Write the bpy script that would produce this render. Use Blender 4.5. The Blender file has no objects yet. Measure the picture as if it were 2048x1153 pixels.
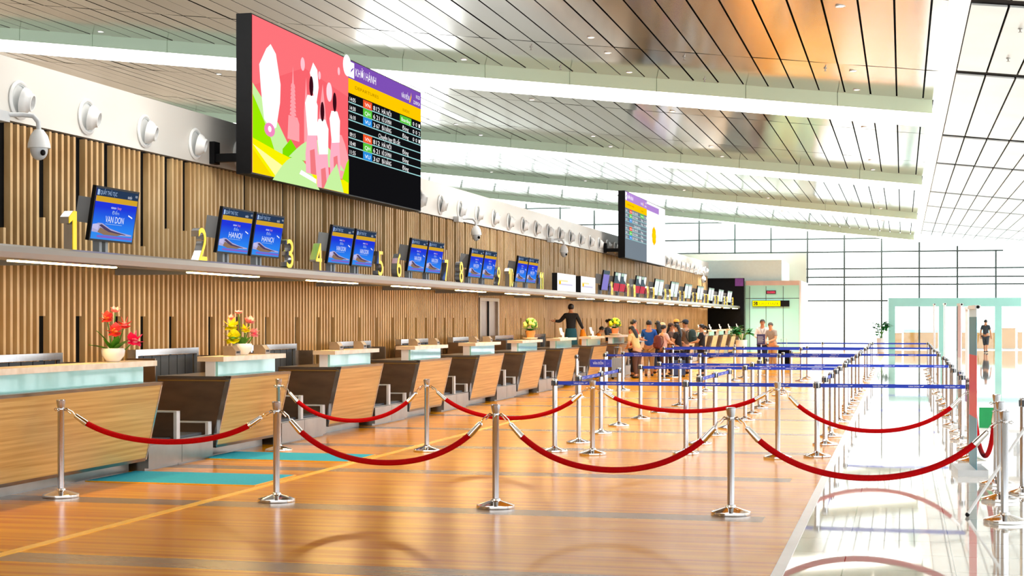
import bpy, math, random
from mathutils import Vector, Matrix
R = random.Random(7)
S = bpy.context.scene
COL = S.collection
PI = math.pi
V = Vector

# ------------------------------------------------------------------ camera
F = 3190.0
TH = math.atan2(781.0, F)
HC = 1.72
cam = bpy.data.cameras.new('camera')
cam.sensor_width = 36.0
cam.lens = F * 36.0 / 2048.0
cam.shift_y = 63.5 / 2048.0
cam.clip_end = 600
co = bpy.data.objects.new('camera', cam)
COL.objects.link(co)
co.location = (0, 0, HC)
co.rotation_euler = (PI / 2, 0, TH)
S.camera = co


def at(u, v, Y):
    """world point seen at pixel u, v of the photograph, Y metres down the hall"""
    a = (u - 1024) / F
    b = -(v - 640) / F
    c, s = math.cos(TH), math.sin(TH)
    r = (c * a - s, s * a + c, b)
    t = Y / r[1]
    return V((r[0] * t, Y, HC + r[2] * t))


# --------------------------------------------------------------- materials
def lin(c):
    return tuple(x / 12.92 if x <= .04045 else ((x + .055) / 1.055) ** 2.4 for x in c)


def hexc(h):
    return lin(tuple(int(h[i:i + 2], 16) / 255 for i in (0, 2, 4)))


MATS = {}


def mat(name, col, rough=.5, metal=0.0, var=.06, scale=(8, 8, 8), bump=0.0, emit=None, estr=0.0, coat=0.0, trans=0.0, col2=None, spec=.5, bscale=None):
    if name in MATS:
        return MATS[name]
    m = bpy.data.materials.new(name)
    m.use_nodes = True
    nt = m.node_tree
    n = nt.nodes
    b = n['Principled BSDF']
    if isinstance(col, str):
        col = hexc(col)
    b.inputs['Roughness'].default_value = rough
    b.inputs['Metallic'].default_value = metal
    b.inputs['Specular IOR Level'].default_value = spec
    if coat:
        b.inputs['Coat Weight'].default_value = coat
        b.inputs['Coat Roughness'].default_value = .03
    tc = n.new('ShaderNodeTexCoord')
    mp = n.new('ShaderNodeMapping')
    mp.inputs['Scale'].default_value = scale
    nz = n.new('ShaderNodeTexNoise')
    nz.inputs['Scale'].default_value = 1.0
    nz.inputs['Detail'].default_value = 3.0
    rp = n.new('ShaderNodeValToRGB')
    if col2 is None:
        lo = tuple(max(0, c * (1 - var)) for c in col)
        hi = tuple(min(1, c * (1 + var)) for c in col)
    else:
        lo, hi = col, (hexc(col2) if isinstance(col2, str) else col2)
    rp.color_ramp.elements[0].position = .32
    rp.color_ramp.elements[1].position = .68
    rp.color_ramp.elements[0].color = (*lo, 1)
    rp.color_ramp.elements[1].color = (*hi, 1)
    L = nt.links.new
    L(tc.outputs['Object'], mp.inputs['Vector'])
    L(mp.outputs['Vector'], nz.inputs['Vector'])
    L(nz.outputs['Fac'], rp.inputs['Fac'])
    L(rp.outputs['Color'], b.inputs['Base Color'])
    if bump:
        bp = n.new('ShaderNodeBump')
        bp.inputs['Strength'].default_value = bump
        bp.inputs['Distance'].default_value = .02
        src = nz
        if bscale:
            src = n.new('ShaderNodeTexNoise')
            mp2 = n.new('ShaderNodeMapping')
            mp2.inputs['Scale'].default_value = bscale
            src.inputs['Scale'].default_value = 1.0
            src.inputs['Detail'].default_value = 2.0
            L(tc.outputs['Object'], mp2.inputs['Vector'])
            L(mp2.outputs['Vector'], src.inputs['Vector'])
        L(src.outputs['Fac'], bp.inputs['Height'])
        L(bp.outputs['Normal'], b.inputs['Normal'])
    if emit is not None:
        e = hexc(emit) if isinstance(emit, str) else emit
        b.inputs['Emission Color'].default_value = (*e, 1)
        b.inputs['Emission Strength'].default_value = estr
    MATS[name] = m
    return m


def lightmat(name, col, strength):
    if name in MATS:
        return MATS[name]
    c = hexc(col) if isinstance(col, str) else col
    return mat(name, tuple(.05 * q for q in c), rough=.35, var=.02, emit=c, estr=strength, spec=0.0)


def clear_glass(name, tint, gloss=.08):
    m = bpy.data.materials.new(name)
    m.use_nodes = True
    nt = m.node_tree
    nt.nodes.clear()
    o = nt.nodes.new('ShaderNodeOutputMaterial')
    t = nt.nodes.new('ShaderNodeBsdfTransparent')
    t.inputs['Color'].default_value = (*tint, 1)
    g = nt.nodes.new('ShaderNodeBsdfGlossy')
    g.inputs['Roughness'].default_value = .02
    x = nt.nodes.new('ShaderNodeMixShader')
    x.inputs['Fac'].default_value = gloss
    nt.links.new(t.outputs[0], x.inputs[1])
    nt.links.new(g.outputs[0], x.inputs[2])
    nt.links.new(x.outputs[0], o.inputs['Surface'])
    MATS[name] = m
    return m


STEEL = mat('brushed_steel', 'b9bbbf', .17, .88, .05, (40, 40, 4))
CHROME = mat('polished_chrome', 'e0dedb', .07, 1.0, .03)
DSTEEL = mat('satin_plinth_steel', '8f8a84', .28, 1.0, .1, (3, 3, 3))
BLACK = mat('black_plastic', '0c0c0e', .5, 0, .2, spec=.15)
BLACKP = mat('black_panel', '08080a', .7, 0, .2, spec=.1)
GREY = mat('grey_paint', '8b8f92', .45, 0, .05)
LGREY = mat('light_grey_paint', 'c9ccce', .4, 0, .04)
WHITE = mat('white_paint', 'ecedec', .35, 0, .02)
WALLW = mat('bulkhead_white', 'dcd9d2', .25, 0, .04, (.4, .4, .4))
OAK = mat('oak_laminate', 'b98c48', .3, 0, col2='d8b26e', scale=(3, .7, 34))
SLAT = mat('pale_oak_slat', 'c79c64', .45, 0, col2='e3bf88', scale=(4, 1.5, 1.2))
TOPW = mat('pale_wood_worktop', 'd8bc98', .3, 0, col2='ead6ba', scale=(2, 6, 6))
BROWN = mat('bronze_laminate', '85705e', .3, .75, .15, (2, 2, 6))
AQUA = mat('aqua_back_painted_glass', 'a4dcd2', .08, 0, .03, coat=.4)
AQUAW = mat('aqua_wall_panel', 'aeeedd', .25, 0, .04, (.5, .5, .5))
RUBBER = mat('black_rubber_strip', '1c2127', .5, 0, .2, (20, 4, 1))
BELTRUB = mat('conveyor_rubber', '3a4048', .55, 0, .12)
RED = mat('red_velvet', 'b00307', .8, 0, .15, (90, 90, 90), spec=.08)
BLUE = mat('blue_webbing', '0a34b4', .6, 0, .12, (60, 60, 60))
PRINTW = mat('white_print', 'e8eaf2', .5, 0, .02)
YEL = mat('yellow_acrylic', 'f2c800', .35, 0, .03, emit='ffdd00', estr=.15, spec=.2)
YPAINT = mat('yellow_floor_tape', 'f7b708', .3, 0, .06)
TEAL = mat('teal_carpet', '01a2ba', .85, 0, .14, (60, 60, 60))
WARM = lightmat('warm_led', 'ffd48a', 44.0)
LAMP = lightmat('downlight_lens', 'fff6e0', 6.0)
POT = mat('white_ceramic', 'f3efe8', .2, 0, .03)
LEAF = mat('green_leaf', '4f8a1c', .5, 0, .25, (20, 20, 20))
DLEAF = mat('dark_green_leaf', '1e7a34', .5, 0, .25, (14, 14, 14))
GLASS = clear_glass('clear_glass', (.97, 1, .99), .05)


# ------------------------------------------------------------ mesh builder
class MB:
    def __init__(self):
        self.v, self.f, self.mi, self.m = [], [], [], []
        self.sm = []

    def _m(self, m):
        if m not in self.m:
            self.m.append(m)
        return self.m.index(m)

    def add(self, vs, fs, m, T=None, smooth=False):
        b = len(self.v)
        self.v += [tuple(T @ V(p)) if T is not None else tuple(p) for p in vs]
        k = self._m(m)
        for f in fs:
            self.f.append(tuple(b + i for i in f))
            self.mi.append(k)
            self.sm.append(smooth)
        return self

    def box(self, x0, x1, y0, y1, z0, z1, m, T=None):
        vs = [(x, y, z) for x in (x0, x1) for y in (y0, y1) for z in (z0, z1)]
        fs = [(0, 1, 3, 2), (4, 6, 7, 5), (0, 4, 5, 1), (2, 3, 7, 6), (0, 2, 6, 4), (1, 5, 7, 3)]
        return self.add(vs, fs, m, T)

    def prism(self, poly, h0, h1, m, T=None):
        """poly in local x,y extruded along local z"""
        n = len(poly)
        vs = [(a, b, h0) for a, b in poly] + [(a, b, h1) for a, b in poly]
        fs = [tuple(range(n))[::-1], tuple(range(n, 2 * n))] + [(i, (i + 1) % n, n + (i + 1) % n, n + i) for i in range(n)]
        return self.add(vs, fs, m, T)

    def lathe(self, prof, m, n=24, T=None, smooth=True):
        vs, fs = [], []
        k = len(prof)
        for i in range(n):
            a = 2 * PI * i / n
            for r, z in prof:
                vs.append((r * math.cos(a), r * math.sin(a), z))
        for i in range(n):
            j = (i + 1) % n
            for q in range(k - 1):
                fs.append((i * k + q, j * k + q, j * k + q + 1, i * k + q + 1))
        fs.append(tuple(i * k for i in range(n))[::-1])
        fs.append(tuple(i * k + k - 1 for i in range(n)))
        return self.add(vs, fs, m, T, smooth)

    def tube(self, pts, r, m, n=10, T=None, cap=True):
        pts = [V(p) for p in pts]
        rr = r if isinstance(r, (list, tuple)) else [r] * len(pts)
        vs, fs = [], []
        up = V((0, 0, 1))
        for i, p in enumerate(pts):
            d = (pts[min(i + 1, len(pts) - 1)] - pts[max(i - 1, 0)])
            d = d.normalized() if d.length > 1e-9 else V((0, 0, 1))
            a = d.cross(up)
            if a.length < .05:
                a = d.cross(V((1, 0, 0)))
            a.normalize()
            b = d.cross(a)
            for j in range(n):
                t = 2 * PI * j / n
                vs.append(p + (a * math.cos(t) + b * math.sin(t)) * rr[i])
        for i in range(len(pts) - 1):
            for j in range(n):
                k = (j + 1) % n
                fs.append((i * n + j, i * n + k, (i + 1) * n + k, (i + 1) * n + j))
        if cap:
            fs.append(tuple(range(n))[::-1])
            fs.append(tuple(range((len(pts) - 1) * n, len(pts) * n)))
        return self.add(vs, fs, m, T, True)

    def ball(self, c, r, m, n=12, k=8, T=None):
        r = r if isinstance(r, (list, tuple)) else (r, r, r)
        vs, fs = [], []
        for i in range(1, k):
            ph = PI * i / k
            for j in range(n):
                t = 2 * PI * j / n
                vs.append((c[0] + r[0] * math.sin(ph) * math.cos(t), c[1] + r[1] * math.sin(ph) * math.sin(t), c[2] + r[2] * math.cos(ph)))
        a = len(vs)
        vs += [(c[0], c[1], c[2] + r[2]), (c[0], c[1], c[2] - r[2])]
        for i in range(k - 2):
            for j in range(n):
                q = (j + 1) % n
                fs.append((i * n + j, (i + 1) * n + j, (i + 1) * n + q, i * n + q))
        for j in range(n):
            q = (j + 1) % n
            fs.append((a, j, q))
            fs.append((a + 1, (k - 2) * n + q, (k - 2) * n + j))
        return self.add(vs, fs, m, T, True)

    def flat(self, poly, z, m, T=None):
        """thin printed area: one polygon in local x,y at height z"""
        return self.add([(a, b, z) for a, b in poly], [tuple(range(len(poly)))], m, T)

    def rect(self, x0, x1, y0, y1, z, m, T=None):
        return self.flat([(x0, y0), (x1, y0), (x1, y1), (x0, y1)], z, m, T)

    def text(self, s, x, y, h, m, z=0.0, T=None, w=None, depth=0.0, align='L'):
        vs, fs, x0, x1, y0, y1 = glyphs(s, depth)
        sc = h / .73
        sx = sc if w is None else w / max(1e-6, x1 - x0)
        off = {'L': -x0 * sx, 'C': -(x0 + x1) / 2 * sx}[align]
        vv = [(x + off + p[0] * sx, y + p[1] * sc, z + p[2] * (1 if depth else 0)) for p in vs]
        return self.add(vv, fs, m, T)

    def build(self, name, parent=None, loc=None, rotz=0.0):
        me = bpy.data.meshes.new(name)
        me.from_pydata(self.v, [], self.f)
        for m in self.m:
            me.materials.append(m)
        me.polygons.foreach_set('material_index', self.mi)
        me.polygons.foreach_set('use_smooth', self.sm)
        me.update()
        if any(self.sm):
            try:
                me.set_sharp_from_angle(angle=math.radians(40))
            except Exception:
                pass
        o = bpy.data.objects.new(name, me)
        COL.objects.link(o)
        if parent is not None:
            o.parent = parent
        if loc is not None:
            o.location = loc
        o.rotation_euler = (0, 0, rotz)
        return o


_G = {}


def glyphs(s, depth=0.0):
    k = (s, depth)
    if k not in _G:
        c = bpy.data.curves.new('lettering', 'FONT')
        c.body = s
        c.size = 1.0
        c.resolution_u = 3
        c.extrude = depth / 2
        o = bpy.data.objects.new('lettering', c)
        COL.objects.link(o)
        bpy.context.view_layer.update()
        dg = bpy.context.evaluated_depsgraph_get()
        me = bpy.data.meshes.new_from_object(o.evaluated_get(dg))
        vs = [tuple(v.co) for v in me.vertices]
        fs = [tuple(p.vertices) for p in me.polygons]
        bpy.data.objects.remove(o)
        bpy.data.curves.remove(c)
        bpy.data.meshes.remove(me)
        xs = [v[0] for v in vs] or [0]
        ys = [v[1] for v in vs] or [0]
        _G[k] = (vs, fs, min(xs), max(xs), min(ys), max(ys))
    return _G[k]


def tag(o, label, cat, group=None):
    o['label'] = label
    o['category'] = cat
    if group:
        o['group'] = group
    return o


def thing(name, label, cat, loc=(0, 0, 0), rotz=0.0, group=None):
    o = bpy.data.objects.new(name, None)
    o.empty_display_size = .1
    COL.objects.link(o)
    o.location = loc
    o.rotation_euler = (0, 0, rotz)
    return tag(o, label, cat, group)


def struct(o, label=None):
    o['kind'] = 'structure'
    if label:
        o['label'] = label
    return o


def copy_tree(o, loc=None, rotz=None, label=None, parent=None):
    c = o.copy()
    COL.objects.link(c)
    if parent is not None:
        c.parent = parent
    if loc is not None:
        c.location = loc
    if rotz is not None:
        c.rotation_euler = (0, 0, rotz)
    if label:
        c['label'] = label
    for ch in list(o.children):
        copy_tree(ch, parent=c)
    return c


ORD = ['first', 'second', 'third', 'fourth', 'fifth', 'sixth', 'seventh', 'eighth', 'ninth', 'tenth', 'eleventh', 'twelfth', 'thirteenth',
       'fourteenth', 'fifteenth', 'sixteenth', 'seventeenth', 'eighteenth', 'nineteenth', 'twentieth', 'twenty-first', 'twenty-second',
       'twenty-third', 'twenty-fourth', 'twenty-fifth', 'twenty-sixth', 'twenty-seventh', 'twenty-eighth', 'twenty-ninth', 'thirtieth',
       'thirty-first', 'thirty-second', 'thirty-third', 'thirty-fourth', 'thirty-fifth', 'thirty-sixth', 'thirty-seventh', 'thirty-eighth',
       'thirty-ninth', 'fortieth', 'forty-first', 'forty-second', 'forty-third', 'forty-fourth', 'forty-fifth', 'forty-sixth']
# local x -> +Y (to the right along the counter wall), local y -> up, local z -> out into the hall
WALLT = Matrix(((0, 0, 1, 0), (1, 0, 0, 0), (0, 1, 0, 0), (0, 0, 0, 1)))


def roofz(x):
    return 6.46 - .113 * x


YEND = 92.0
# ================================================================= SETTING
# ---- floor
WOODF = mat('orange_wood_floor', 'c47000', .22, 0, col2='e89c03', scale=(.35, 9, 1), spec=.13)
STRIPE = mat('grey_floor_inlay', '86664a', .26, 0, .1, (.6, 8, 1), spec=.35)
fb = MB()
ys = [0.0]
for k in range(-1, 24):
    yc = 10.38 + 3.45 * k
    if yc > .5:
        ys += [yc - .2, yc + .2]
ys.append(YEND)
for i in range(len(ys) - 1):
    inlay = i % 2 == 1
    if inlay:
        fb.box(-10.1, -1.16, ys[i], ys[i + 1], -.06, 0, STRIPE)
        fb.box(-1.16, -.86, ys[i], ys[i + 1], -.06, 0, WOODF)
    else:
        fb.box(-10.1, -.86, ys[i], ys[i + 1], -.06, 0, WOODF)
fb.box(-10.1, -.86, -8, 0, -.06, 0, WOODF)
struct(fb.build('floor'), 'orange wood floor with grey inlaid bands')


def marble_mat():
    m = mat('white_marble_tiles', 'efe8dc', .035, 0, col2='faf6ef', scale=(.9, .9, .9), coat=.5, spec=.6)
    nt = m.node_tree
    n = nt.nodes
    b = n['Principled BSDF']
    old = b.inputs['Base Color'].links[0].from_socket
    br = n.new('ShaderNodeTexBrick')
    br.offset = 0
    br.inputs['Scale'].default_value = 1.0
    br.inputs['Mortar Size'].default_value = .004
    br.inputs['Brick Width'].default_value = .75
    br.inputs['Row Height'].default_value = .75
    br.inputs['Color1'].default_value = (1, 1, 1, 1)
    br.inputs['Color2'].default_value = (.94, .93, .9, 1)
    br.inputs['Mortar'].default_value = (.12, .11, .1, 1)
    tc = [q for q in n if q.type == 'TEX_COORD'][0]
    mp = n.new('ShaderNodeMapping')
    mp.inputs['Location'].default_value = (.4, 0, 0)
    nt.links.new(tc.outputs['Object'], mp.inputs['Vector'])
    nt.links.new(mp.outputs['Vector'], br.inputs['Vector'])
    mx = n.new('ShaderNodeMixRGB')
    mx.blend_type = 'MULTIPLY'
    mx.inputs[0].default_value = 1
    nt.links.new(old, mx.inputs[1])
    nt.links.new(br.outputs['Color'], mx.inputs[2])
    nt.links.new(mx.outputs[0], b.inputs['Base Color'])
    return m


MARBLE = marble_mat()
struct(MB().box(-.78, 14, -8, YEND, -.06, 0, MARBLE).build('floor'), 'polished white marble walkway')
struct(MB().box(-.86, -.78, -8, YEND, -.06, .004, WHITE).build('trim_1'), 'white strip between wood and marble floors')
struct(MB().box(-34, -10.1, -8, YEND, -.06, 0, LGREY).build('floor'), 'grey floor behind the counter wall')
struct(MB().box(-90, 90, YEND, 260, -.1, -.02, mat('pale_paving', 'e4e6e4', .8, 0, .05, (.3, .3, .3))).build('exterior_ground'))
struct(MB().box(-6.45, -6.35, 4, 27, 0, .004, YPAINT).build('trim_2'), 'yellow waiting line along the wood floor')

for Y0, Y1, lb in ((15.4, 16.52, 'nearer teal carpet mat on the orange floor at the first counter'),
                   (18.24, 19.27, 'farther teal carpet mat on the orange floor at the second counter')):
    t = thing('floor_mat', lb, 'mat', (-7.4, (Y0 + Y1) / 2, 0), 0, 'teal mats at the counters')
    w = (Y1 - Y0) / 2
    MB().box(-1.04, .88, -w, w, 0, .008, TEAL).build('carpet', t)
    MB().box(-1.04, .9, -w - .015, -w, 0, .007, YPAINT).box(.88, .9, -w, w, 0, .007, YPAINT).box(-1.04, .9, w, w + .015, 0, .007, YPAINT).build('edging', t)

# ---- ceiling: sloping roof of polished metal panels
PANEL = mat('polished_ceiling_metal', 'bfb3a6', .13, 1.0, .05, (.5, .5, .5), bump=.16, bscale=(1.1, .45, 1.0))
PANELR = mat('pale_ceiling_metal', 'e4e8e8', .3, .5, .05, (.5, .5, .5), bump=.1, bscale=(1.1, .45, 1.0))
BEAMY = [-1.5, 17.0, 35.0, 53.4, 71.9, 90.3]
BW = 2.5
CROSS = [-6, 5.7, 12.4, 24.1, 30.95, 41.45, 48.75, 59.55, 66.95, 78.0, 85.25]
cuts = sorted(CROSS + BEAMY + [b + BW for b in BEAMY[:-1]] + [YEND + .9])
cb = MB()


def pane(b, x0, x1, y0, y1, m, tilt=.005, g=.017):
    a0, a1 = R.uniform(-tilt, tilt), R.uniform(-tilt, tilt)
    x0 += g
    x1 -= g
    y0 += g * 1.6
    y1 -= g * 1.6
    z = [roofz(x0) + a0, roofz(x1) - a0, roofz(x1) - a0 + a1, roofz(x0) + a0 + a1]
    vs = [(x0, y0, z[0]), (x1, y0, z[1]), (x1, y1, z[2]), (x0, y1, z[3])]
    vs += [(p[0], p[1], p[2] + .03) for p in vs]
    b.add(vs, [(0, 3, 2, 1), (4, 5, 6, 7), (0, 1, 5, 4), (1, 2, 6, 5), (2, 3, 7, 6), (3, 0, 4, 7)], m)


for i in range(len(cuts) - 1):
    y0, y1 = cuts[i], cuts[i + 1]
    if any(abs(y0 - b) < .01 for b in BEAMY):
        continue
    for k in range(-53, 2):
        pane(cb, -.12 + .54 * k, min(.67, -.12 + .54 * (k + 1)), y0, y1, PANEL)
struct(cb.build('ceiling'), 'sloping ceiling of polished metal panels')
rb = MB()
rc = sorted(CROSS + [YEND + .9])
for i in range(len(rc) - 1):
    for k in range(0, 17):
        pane(rb, .97 + .54 * k, .97 + .54 * (k + 1), rc[i] + .24, rc[i + 1] - .24, PANELR, .002)
struct(rb.build('ceiling'), 'pale ceiling panels beyond the white strip')
bb = MB()
for y in rc[:-1]:
    for dz in (0,):
        x0, x1 = .97, 10.2
        vs = [(x0, y - .24, roofz(x0) + .04), (x1, y - .24, roofz(x1) + .04), (x1, y + .24, roofz(x1) + .04), (x0, y + .24, roofz(x0) + .04)]
        vs += [(p[0], p[1], p[2] + .1) for p in vs]
        bb.add(vs, [(0, 3, 2, 1), (4, 5, 6, 7), (0, 1, 5, 4), (1, 2, 6, 5), (2, 3, 7, 6), (3, 0, 4, 7)], BLACKP)
struct(bb.build('trim_3'), 'black slots in the pale ceiling')
# dark void above the panels
vd = MB()
for x0, x1 in ((-29, .67), (.97, 10.3)):
    vs = [(x0, -8, roofz(x0) + .2), (x1, -8, roofz(x1) + .2), (x1, YEND + 1, roofz(x1) + .2), (x0, YEND + 1, roofz(x0) + .2)]
    vs += [(p[0], p[1], p[2] + .1) for p in vs]
    vd.add(vs, [(0, 3, 2, 1), (4, 5, 6, 7), (0, 1, 5, 4), (1, 2, 6, 5), (2, 3, 7, 6), (3, 0, 4, 7)], BLACKP)
struct(vd.build('ceiling_void'))
GAP = mat('white_strip_added_glow', 'f4f6f4', .4, 0, .02, emit='fffdf6', estr=.25)  # soft glow added to the white strip to brighten it
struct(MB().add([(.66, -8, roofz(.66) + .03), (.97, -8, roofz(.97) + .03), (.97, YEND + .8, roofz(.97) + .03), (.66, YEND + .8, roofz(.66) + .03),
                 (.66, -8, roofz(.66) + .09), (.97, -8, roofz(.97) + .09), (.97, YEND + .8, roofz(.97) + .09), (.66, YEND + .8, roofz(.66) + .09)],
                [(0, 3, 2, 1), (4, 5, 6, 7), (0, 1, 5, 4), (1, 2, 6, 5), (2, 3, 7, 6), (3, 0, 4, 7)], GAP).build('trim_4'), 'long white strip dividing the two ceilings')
BEAMF = mat('pale_green_beam_face', 'e4fadc', .35, 0, .03, (.5, .5, .5))
SOFFIT = mat('beam_soffit_added_glow', 'f7faf7', .4, 0, .02, (.5, .5, .5), emit='fffdf6', estr=2.6)  # emission added to the beam undersides to light the hall
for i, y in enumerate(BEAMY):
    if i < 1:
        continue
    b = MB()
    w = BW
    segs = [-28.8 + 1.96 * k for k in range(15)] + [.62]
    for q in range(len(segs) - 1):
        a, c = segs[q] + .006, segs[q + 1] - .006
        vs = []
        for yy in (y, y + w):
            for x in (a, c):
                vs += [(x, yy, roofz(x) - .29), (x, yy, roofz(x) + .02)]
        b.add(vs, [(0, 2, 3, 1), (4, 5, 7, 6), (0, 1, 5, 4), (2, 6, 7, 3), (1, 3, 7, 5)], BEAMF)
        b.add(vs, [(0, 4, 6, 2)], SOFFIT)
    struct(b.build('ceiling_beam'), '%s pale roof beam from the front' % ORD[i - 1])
# downlights and sprinklers
dl = thing('downlight', 'downlight', 'light')
MB().lathe([(.05, -.004), (.075, -.012), (.08, -.002), (.08, .03)], WHITE, 16).build('trim_ring', dl)
MB().lathe([(.0, -.006), (.052, -.006), (.052, .02)], LAMP, 14).build('lens', dl)
first = True
dls = []
for X in (-.93, -5.77, -9.5, -14.0, -18.4):
    for Y in (25.1, 31.7, 34.3, 41.0, 49.6, 52.7, 59.0, 67.5, 71.2, 80.0):  # farthest row is added to brighten the aqua block
        dls.append((X, Y))
ncol = {-.93: 'beside the long white strip', -5.77: 'along the middle of the wood floor', -9.5: 'above the check-in counters', -14.0: 'just beyond the white wall band', -18.4: 'far left beyond the wall band'}
cnt = {}
for X, Y in dls:
    if X in (-5.77,) and Y == 25.1:
        Y = 29.9
    if X < -6 and Y < 33:
        continue
    cnt[X] = cnt.get(X, -1) + 1
    lb = 'small ceiling downlight, %s from the front, %s' % (ORD[cnt[X]], ncol[X])
    loc = (X, Y, roofz(X) - .004)
    if first:
        dl.location = loc
        dl['label'] = lb
        dl['group'] = 'ceiling downlights'
        first = False
    else:
        copy_tree(dl, loc, 0, lb)
for i, (X, Y) in enumerate(((-.93, 25.1), (-.93, 41.0), (-.93, 59.0), (-.93, 71.2), (-5.77, 29.9), (-5.77, 41.0), (-5.77, 49.6), (-5.77, 59.0), (-5.77, 67.5), (-5.77, 71.2), (-5.77, 80.0), (-9.5, 80.0))):
    ld = bpy.data.lights.new('downlight_and_added_beam', 'SPOT')
    ld.energy = 900 if Y < 75 else 1800  # stronger spots at the hall end, added to light the aqua block
    ld.color = (1, .97, .92)
    ld.spot_size = math.radians(120)
    ld.spot_blend = .8
    ld.shadow_soft_size = .06
    lo = bpy.data.objects.new('downlight_and_added_beam', ld)
    lo.location = (X, Y, roofz(X) - .03)
    COL.objects.link(lo)
sp = thing('fire_sprinkler', 'sprinkler', 'sprinkler', group='ceiling sprinklers')
MB().lathe([(.035, 0), (.035, -.01), (.012, -.012), (.012, -.05), (.0, -.05)], DSTEEL, 10).build('pipe', sp)
MB().lathe([(.03, -.055), (.03, -.06), (0, -.06)], DSTEEL, 10).build('deflector', sp)
first = True
for i, (X, Y, w) in enumerate(((-1.46, 31.6, 'the middle of the nearest bay'), (1.78, 26.0, 'the nearest pale ceiling bay'), (1.78, 28.9, 'the front black ceiling slot'), (-4.16, 34.5, 'the front roof beam'), (-7.3, 34.3, 'the front roof beam, nearest the big screen'), (-7.36, 31.7, 'the first cross seam, nearest the big screen'), (-4.2, 31.5, 'the first cross seam'))):
    lb = 'tiny dark ceiling sprinkler close to %s' % w
    loc = (X, Y, roofz(X) - .002)
    if first:
        sp.location = loc
        sp['label'] = lb
        first = False
    else:
        copy_tree(sp, loc, 0, lb)

# ---- left wall: black backing, slats, white bulkhead
struct(MB().box(-10.4, -10.1, -2, 37.55, 0, 4.02, BLACKP).box(-10.4, -10.1, 39.35, 84.7, 0, 4.02, BLACKP).box(-10.4, -10.1, 37.55, 39.35, 2.24, 4.02, BLACKP).build('wall_left'), 'black backing wall behind the slats')
sl = MB()
k = 0
y = 0.0
rs = random.Random(3)
last_u = last_l = 0
while y < 84.5:
    w, d = .052, .082
    z0u, z1u = 2.44, 4.0
    z0l, z1l = 0.0, 2.44
    if k - last_u > 3 and rs.random() < .34:
        last_u = k
        z1u = rs.choice((2.6, 2.72, 2.78, 2.95, 3.0, 3.3))
    if k - last_l > 4 and rs.random() < .24:
        last_l = k
        z1l = 2.44
        sl.box(-10.1, -10.1 + d, y, y + w, 1.765, z1l, SLAT)
        z1l = None
    sl.box(-10.1, -10.1 + d, y, y + w, z0u, z1u, SLAT)
    if z1l is not None:
        if 37.5 < y < 39.35:
            sl.box(-10.1, -10.1 + d, y, y + w, 2.26, 2.44, SLAT)
        else:
            sl.box(-10.1, -10.1 + d, y, y + w, z0l, z1l, SLAT)
    y += .145
    k += 1
struct(sl.build('wall_left_slats'), 'vertical pale oak slats with black gaps')
struct(MB().box(-10.5, -10.0, -2, 84.7, 4.02, 4.75, WALLW).build('wall_left_bulkhead'), 'white band above the slats')
DTAUPE = mat('door_frame_taupe', '9a8a7a', .4, 0, .05)
d1 = struct(MB().box(-10.14, -10.04, 37.62, 39.28, 0, 2.2, mat('taupe_door', '83736c', .4, 0, .05)).build('door_1'), 'taupe double door in the slat wall')
MB().box(-10.1, -9.98, 37.5, 37.62, 0, 2.26, DTAUPE).box(-10.1, -9.98, 39.28, 39.4, 0, 2.26, DTAUPE).box(-10.1, -9.98, 37.62, 39.28, 2.18, 2.26, DTAUPE).build('door_frame', d1)
MB().box(-10.04, -10.0, 38.42, 38.46, 0, 2.18, BLACK).build('seam', d1)
MB().tube([(-9.99, 38.36, .95), (-9.99, 38.36, 1.25)], .015, STEEL).build('door_handle', d1)

struct(MB().box(-34.2, -34, -8, YEND, 0, 9.6, mat('tan_far_wall', 'a8937a', .5, 0, .08, (.4, .4, .4))).build('wall_far_left'), 'tan wall at the far left side')
# ---- far end: glass wall, beige wall, block, black panel
g = MB()
xs = [-28.0] + [-9.34 + 2.05 * k for k in range(-9, 10)]
zs = [0, 2.79, 3.70, 4.12, 4.6, 5.55, 6.3, 7.3, 8.3]
gw = MB()
for i in range(len(xs) - 1):
    x0, x1 = xs[i], xs[i + 1]
    zt0, zt1 = roofz(x0) - .02, roofz(x1) - .02
    if x1 < -5.4:
        zb = 5.55
    else:
        zb = 0
    gw.add([(x0, YEND, zb), (x1, YEND, zb), (x1, YEND, zt1), (x0, YEND, zt0), (x0, YEND + .02, zb), (x1, YEND + .02, zb), (x1, YEND + .02, zt1), (x0, YEND + .02, zt0)],
           [(0, 1, 2, 3), (5, 4, 7, 6), (0, 4, 5, 1), (1, 5, 6, 2), (2, 6, 7, 3), (3, 7, 4, 0)], GLASS)
win = struct(gw.build('window_1'), 'tall glazed end wall')
MULL = mat('grey_mullion', '3f4a48', .5, 0, .05)
for x in xs[1:]:
    zb = 5.5 if x < -5.4 else 0
    MB().box(x - .045, x + .045, YEND - .12, YEND - .002, zb, roofz(x) - .3, MULL).build('mullion', win)
for z in zs[1:]:
    xl = -5.3 if z < 5.5 else -28
    xr = min(9.0, (6.46 - z - .3) / .113)
    if z in (2.79,):
        xr = -.8
    MB().box(xl, xr, YEND - .1, YEND - .002, z - .04, z + .04, MULL).build('transom', win)
BEIGE = mat('beige_wall', 'cfcdbd', .6, 0, .04, (.5, .5, .5))
struct(MB().box(-28, -5.3, YEND - .2, YEND + .1, 0, 5.5, BEIGE).build('wall_back'), 'beige wall under the end glazing')
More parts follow.
